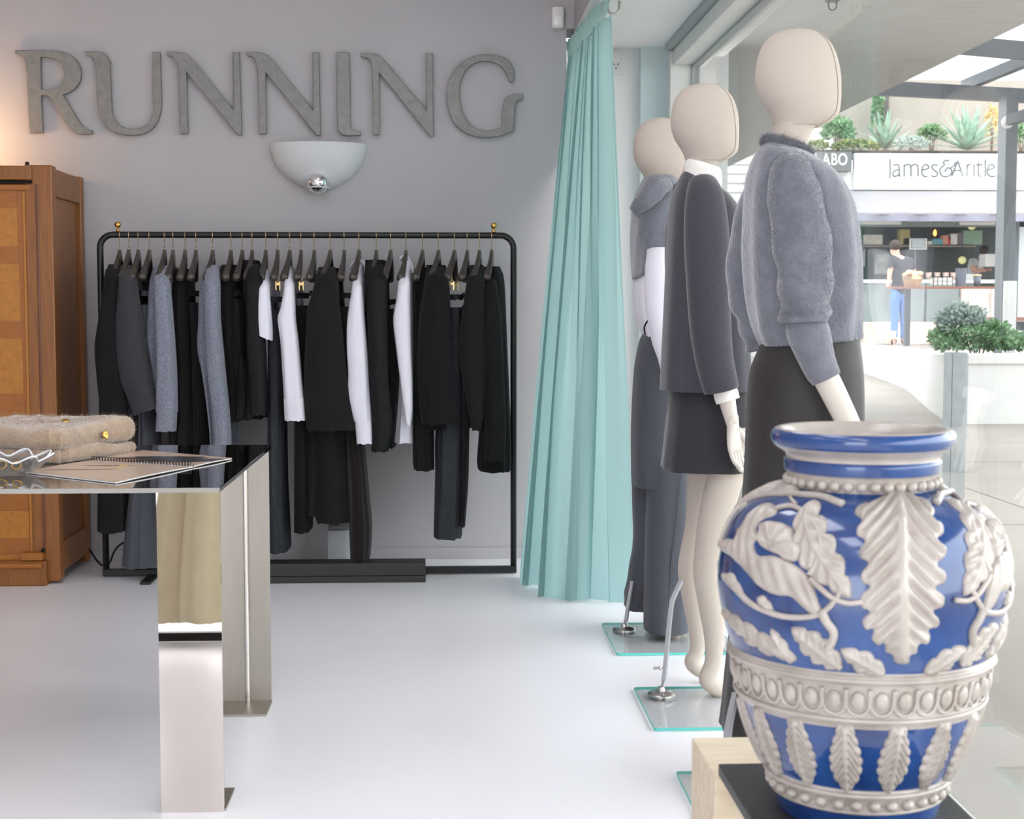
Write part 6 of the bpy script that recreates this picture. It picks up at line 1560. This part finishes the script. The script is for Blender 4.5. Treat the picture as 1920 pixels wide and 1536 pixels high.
J2 = dict(pelvis=pj(1820, 548, Yb), waist=pj(1820, 530, Yb), chest=pj(1825, 500, Yb - .03), neck=pj(1838, 487, Yb - .03), head0=pj(1845, 481, Yb - .03), head1=pj(1849, 473, Yb - .03),
          sL=pj(1822, 490, Yb - .14), eL=pj(1826, 508, Yb - .2), wL=pj(1842, 508, Yb - .22), hL=pj(1848, 507, Yb - .22), sR=pj(1832, 492, Yb + .12), eR=pj(1842, 508, Yb + .12), wR=pj(1854, 506, Yb + .05), hR=pj(1859, 505, Yb),
          tL=pj(1818, 556, Yb - .08), kL=pj(1819, 600, Yb - .08), aL=pj(1818, 640, Yb - .08), fL=pj(1826, 644, Yb - .08), tR=pj(1824, 556, Yb + .08), kR=pj(1825, 600, Yb + .08), aR=pj(1824, 640, Yb + .08), fR=pj(1832, 644, Yb + .08), back=(-0.03, 0.0, 0.035))
person('person in a pale grey T-shirt bending over the coffee machine behind the counter', tuple(pj(1820, 646, Yb)), J2, mat('pale_grey_tee', (176, 176, 178), 0.9), M_blk2)

# ---------------------------------------------------------------- plants
def leaf_mat(name, a, b): return mat(name, a, 0.55, rgb2=b, var_scale=9, detail=3)
M_lf1 = leaf_mat('fresh_green_leaf', (84, 124, 78), (150, 180, 138)); M_lf2 = leaf_mat('agave_leaf', (120, 158, 136), (168, 194, 172)); M_lf3 = leaf_mat('silver_leaf', (150, 168, 160), (188, 198, 190)); M_lf4 = leaf_mat('olive_leaf', (98, 116, 62), (150, 158, 96))
M_stem = mat('brown_stem', (104, 84, 62), 0.8); M_soil = mat('dark_soil', (60, 54, 48), 0.9)
def foliage(c, rad, n, size, seed, low=-0.2):
    r = np.random.default_rng(seed); V = []; Fc = []
    d = r.normal(0, 1, (n, 3)); d /= np.linalg.norm(d, axis=1)[:, None]; d[:, 2] = np.where(d[:, 2] < low, -d[:, 2], d[:, 2])
    lump = 1 + 0.18 * np.sin(d[:, 0] * 5 + seed) * np.cos(d[:, 2] * 6 + d[:, 1] * 4)
    P_ = np.array(c) + d * np.array(rad) * (r.uniform(0.5, 1.0, n) ** 0.5 * lump)[:, None]
    for i in range(n):
        t = d[i] + r.normal(0, 0.6, 3); t /= np.linalg.norm(t); s = np.cross(t, r.normal(0, 1, 3)); s /= np.linalg.norm(s); nn = np.cross(t, s)
        L = size * r.uniform(0.7, 1.3); k = len(V)
        V += [P_[i], P_[i] + t * L * .5 + s * L * .28 + nn * L * .06, P_[i] + t * L, P_[i] + t * L * .5 - s * L * .28 + nn * L * .06]; Fc.append((k, k + 1, k + 2, k + 3))
    return V, Fc
def shrub(label, px, py, Y, rad, n, size, m, seed, name='shrub', cat='shrub', z0=None, group=None):
    c = at(px, py, Y); zb_ = c[2] - rad[2] * 0.9 if z0 is None else z0
    t = thing(name, (c[0], c[1], zb_), label, cat, group)
    fo = obj('foliage', foliage(c, rad, n, size, seed), m, t); fo['kind'] = 'stuff'
    gs = [tube([(c[0], c[1], zb_), (c[0] + dx * rad[0] * .3, c[1], (zb_ + c[2]) / 2), (c[0] + dx * rad[0] * .6, c[1] + dx * .05, c[2] + rad[2] * .3)], [.012, .009, .004], 6) for dx in (-.5, -.2, .2, .5)]
    obj('stem', join(*gs), M_stem, t)
    return t
big_ = shrub('broad green leafy shrub growing in the white planter by the pavement', 1832, 645, 15.75, (0.44, 0.40, 0.24), 3000, 0.062, M_lf1, 3, z0=0.55)
b_ = at(1806, 612, 15.75); obj('foliage', foliage((b_[0], 15.8, b_[2]), (0.24, 0.24, 0.22), 1500, 0.06, 8), M_lf3, big_)['kind'] = 'stuff'
b_ = at(1775, 650, 15.625); obj('foliage', foliage((b_[0], 15.6, b_[2]), (0.12, 0.15, 0.10), 260, 0.06, 9), M_lf1, big_)['kind'] = 'stuff'
b_ = at(1880, 650, 15.625); obj('foliage', foliage((b_[0], 15.6, b_[2]), (0.22, 0.2, 0.13), 700, 0.06, 10), M_lf1, big_)['kind'] = 'stuff'
struct('planter_soil', box(5.5, 10.4, 14.98, 16.3, 0.44, 0.62), M_soil)
# roof planter above the cafe sign
struct('roof_planter', join(ebox(1500, 281, 2060, 287, CFY - 0.05, 1.6)), M_soil)
def agave(label, px, py, Y, L, n, seed):
    r = np.random.default_rng(seed); c = at(px, py, Y); t = thing('agave', tuple(c), label, 'agave', 'agaves on the cafe roof')
    for k in range(n):
        az = 2 * math.pi * k * 0.382; el = math.radians(12 + 68 * (k / n)); ln = L * r.uniform(.85, 1.1)
        d = np.array([math.cos(az) * math.cos(el), math.sin(az) * math.cos(el) * .8, math.sin(el)]); s = np.array([-math.sin(az), math.cos(az), 0]); rows_ = []
        for u in np.linspace(0, 1, 6):
            w = .075 * L / .8 * (math.sin(math.pi * min(1, u * .8 + .2)) ** .8) * (1 - u) ** .35 + .002; p = c + d * ln * u + np.array([0, 0, -.06 * u * u * math.cos(el)])
            rows_.append([p + s * w, p + np.array([0, 0, -.02]) * (1 - u), p - s * w, p + np.array([0, 0, .008])])
        obj('blade', loft(rows_), M_lf2, t, True)
agave('pale green agave with spiky blades on the cafe roof, left one', 1658, 277, 28.6, 0.72, 26, 1)
agave('large blue-green agave with spiky blades on the cafe roof, right one', 1814, 280, 27.8, 0.86, 34, 2)
shrub('dense dark green shrub on the cafe roof behind the mannequin', 1572, 252, 28, (.27, .25, .27), 900, .09, M_lf1, 21, z0=4.0, group='shrubs on the cafe roof')
shrub('round green bush on the cafe roof between the two agaves', 1747, 258, 29.0, (.24, .22, .22), 700, .08, M_lf1, 22, z0=4.0, group='shrubs on the cafe roof')
shrub('silvery grey bush on the cafe roof beside the round green bush', 1710, 274, 27.65, (.30, .2, .17), 700, .06, M_lf3, 23, z0=4.0, group='shrubs on the cafe roof')
shrub('low olive green groundcover on the cafe roof left of the sign', 1605, 276, 27.75, (.45, .2, .12), 800, .06, M_lf4, 24, z0=4.0, group='shrubs on the cafe roof')
shrub('low yellow-green hedge at the left end of the cafe roof', 1530, 277, 27.75, (.22, .2, .11), 400, .06, M_lf4, 25, z0=4.0, group='shrubs on the cafe roof')
shrub('green bush on the cafe roof right of the grey column', 1915, 262, 28, (.3, .22, .26), 600, .08, M_lf1, 27, z0=4.0, group='shrubs on the cafe roof')
shrub('tall narrow ivy climbing the concrete wall above the cafe', 1645, 225, 30.375, (.10, .06, .62), 700, .07, M_lf1, 26, name='climbing_ivy', cat='ivy', z0=4.0)
shrub('straggly yellow climber on the wall left of the grey column', 1860, 245, 30.25, (.12, .06, .5), 300, .07, leaf_mat('yellow_leaf', (196, 168, 96), (226, 206, 150)), 28, name='climbing_plant', cat='climber', z0=4.0)
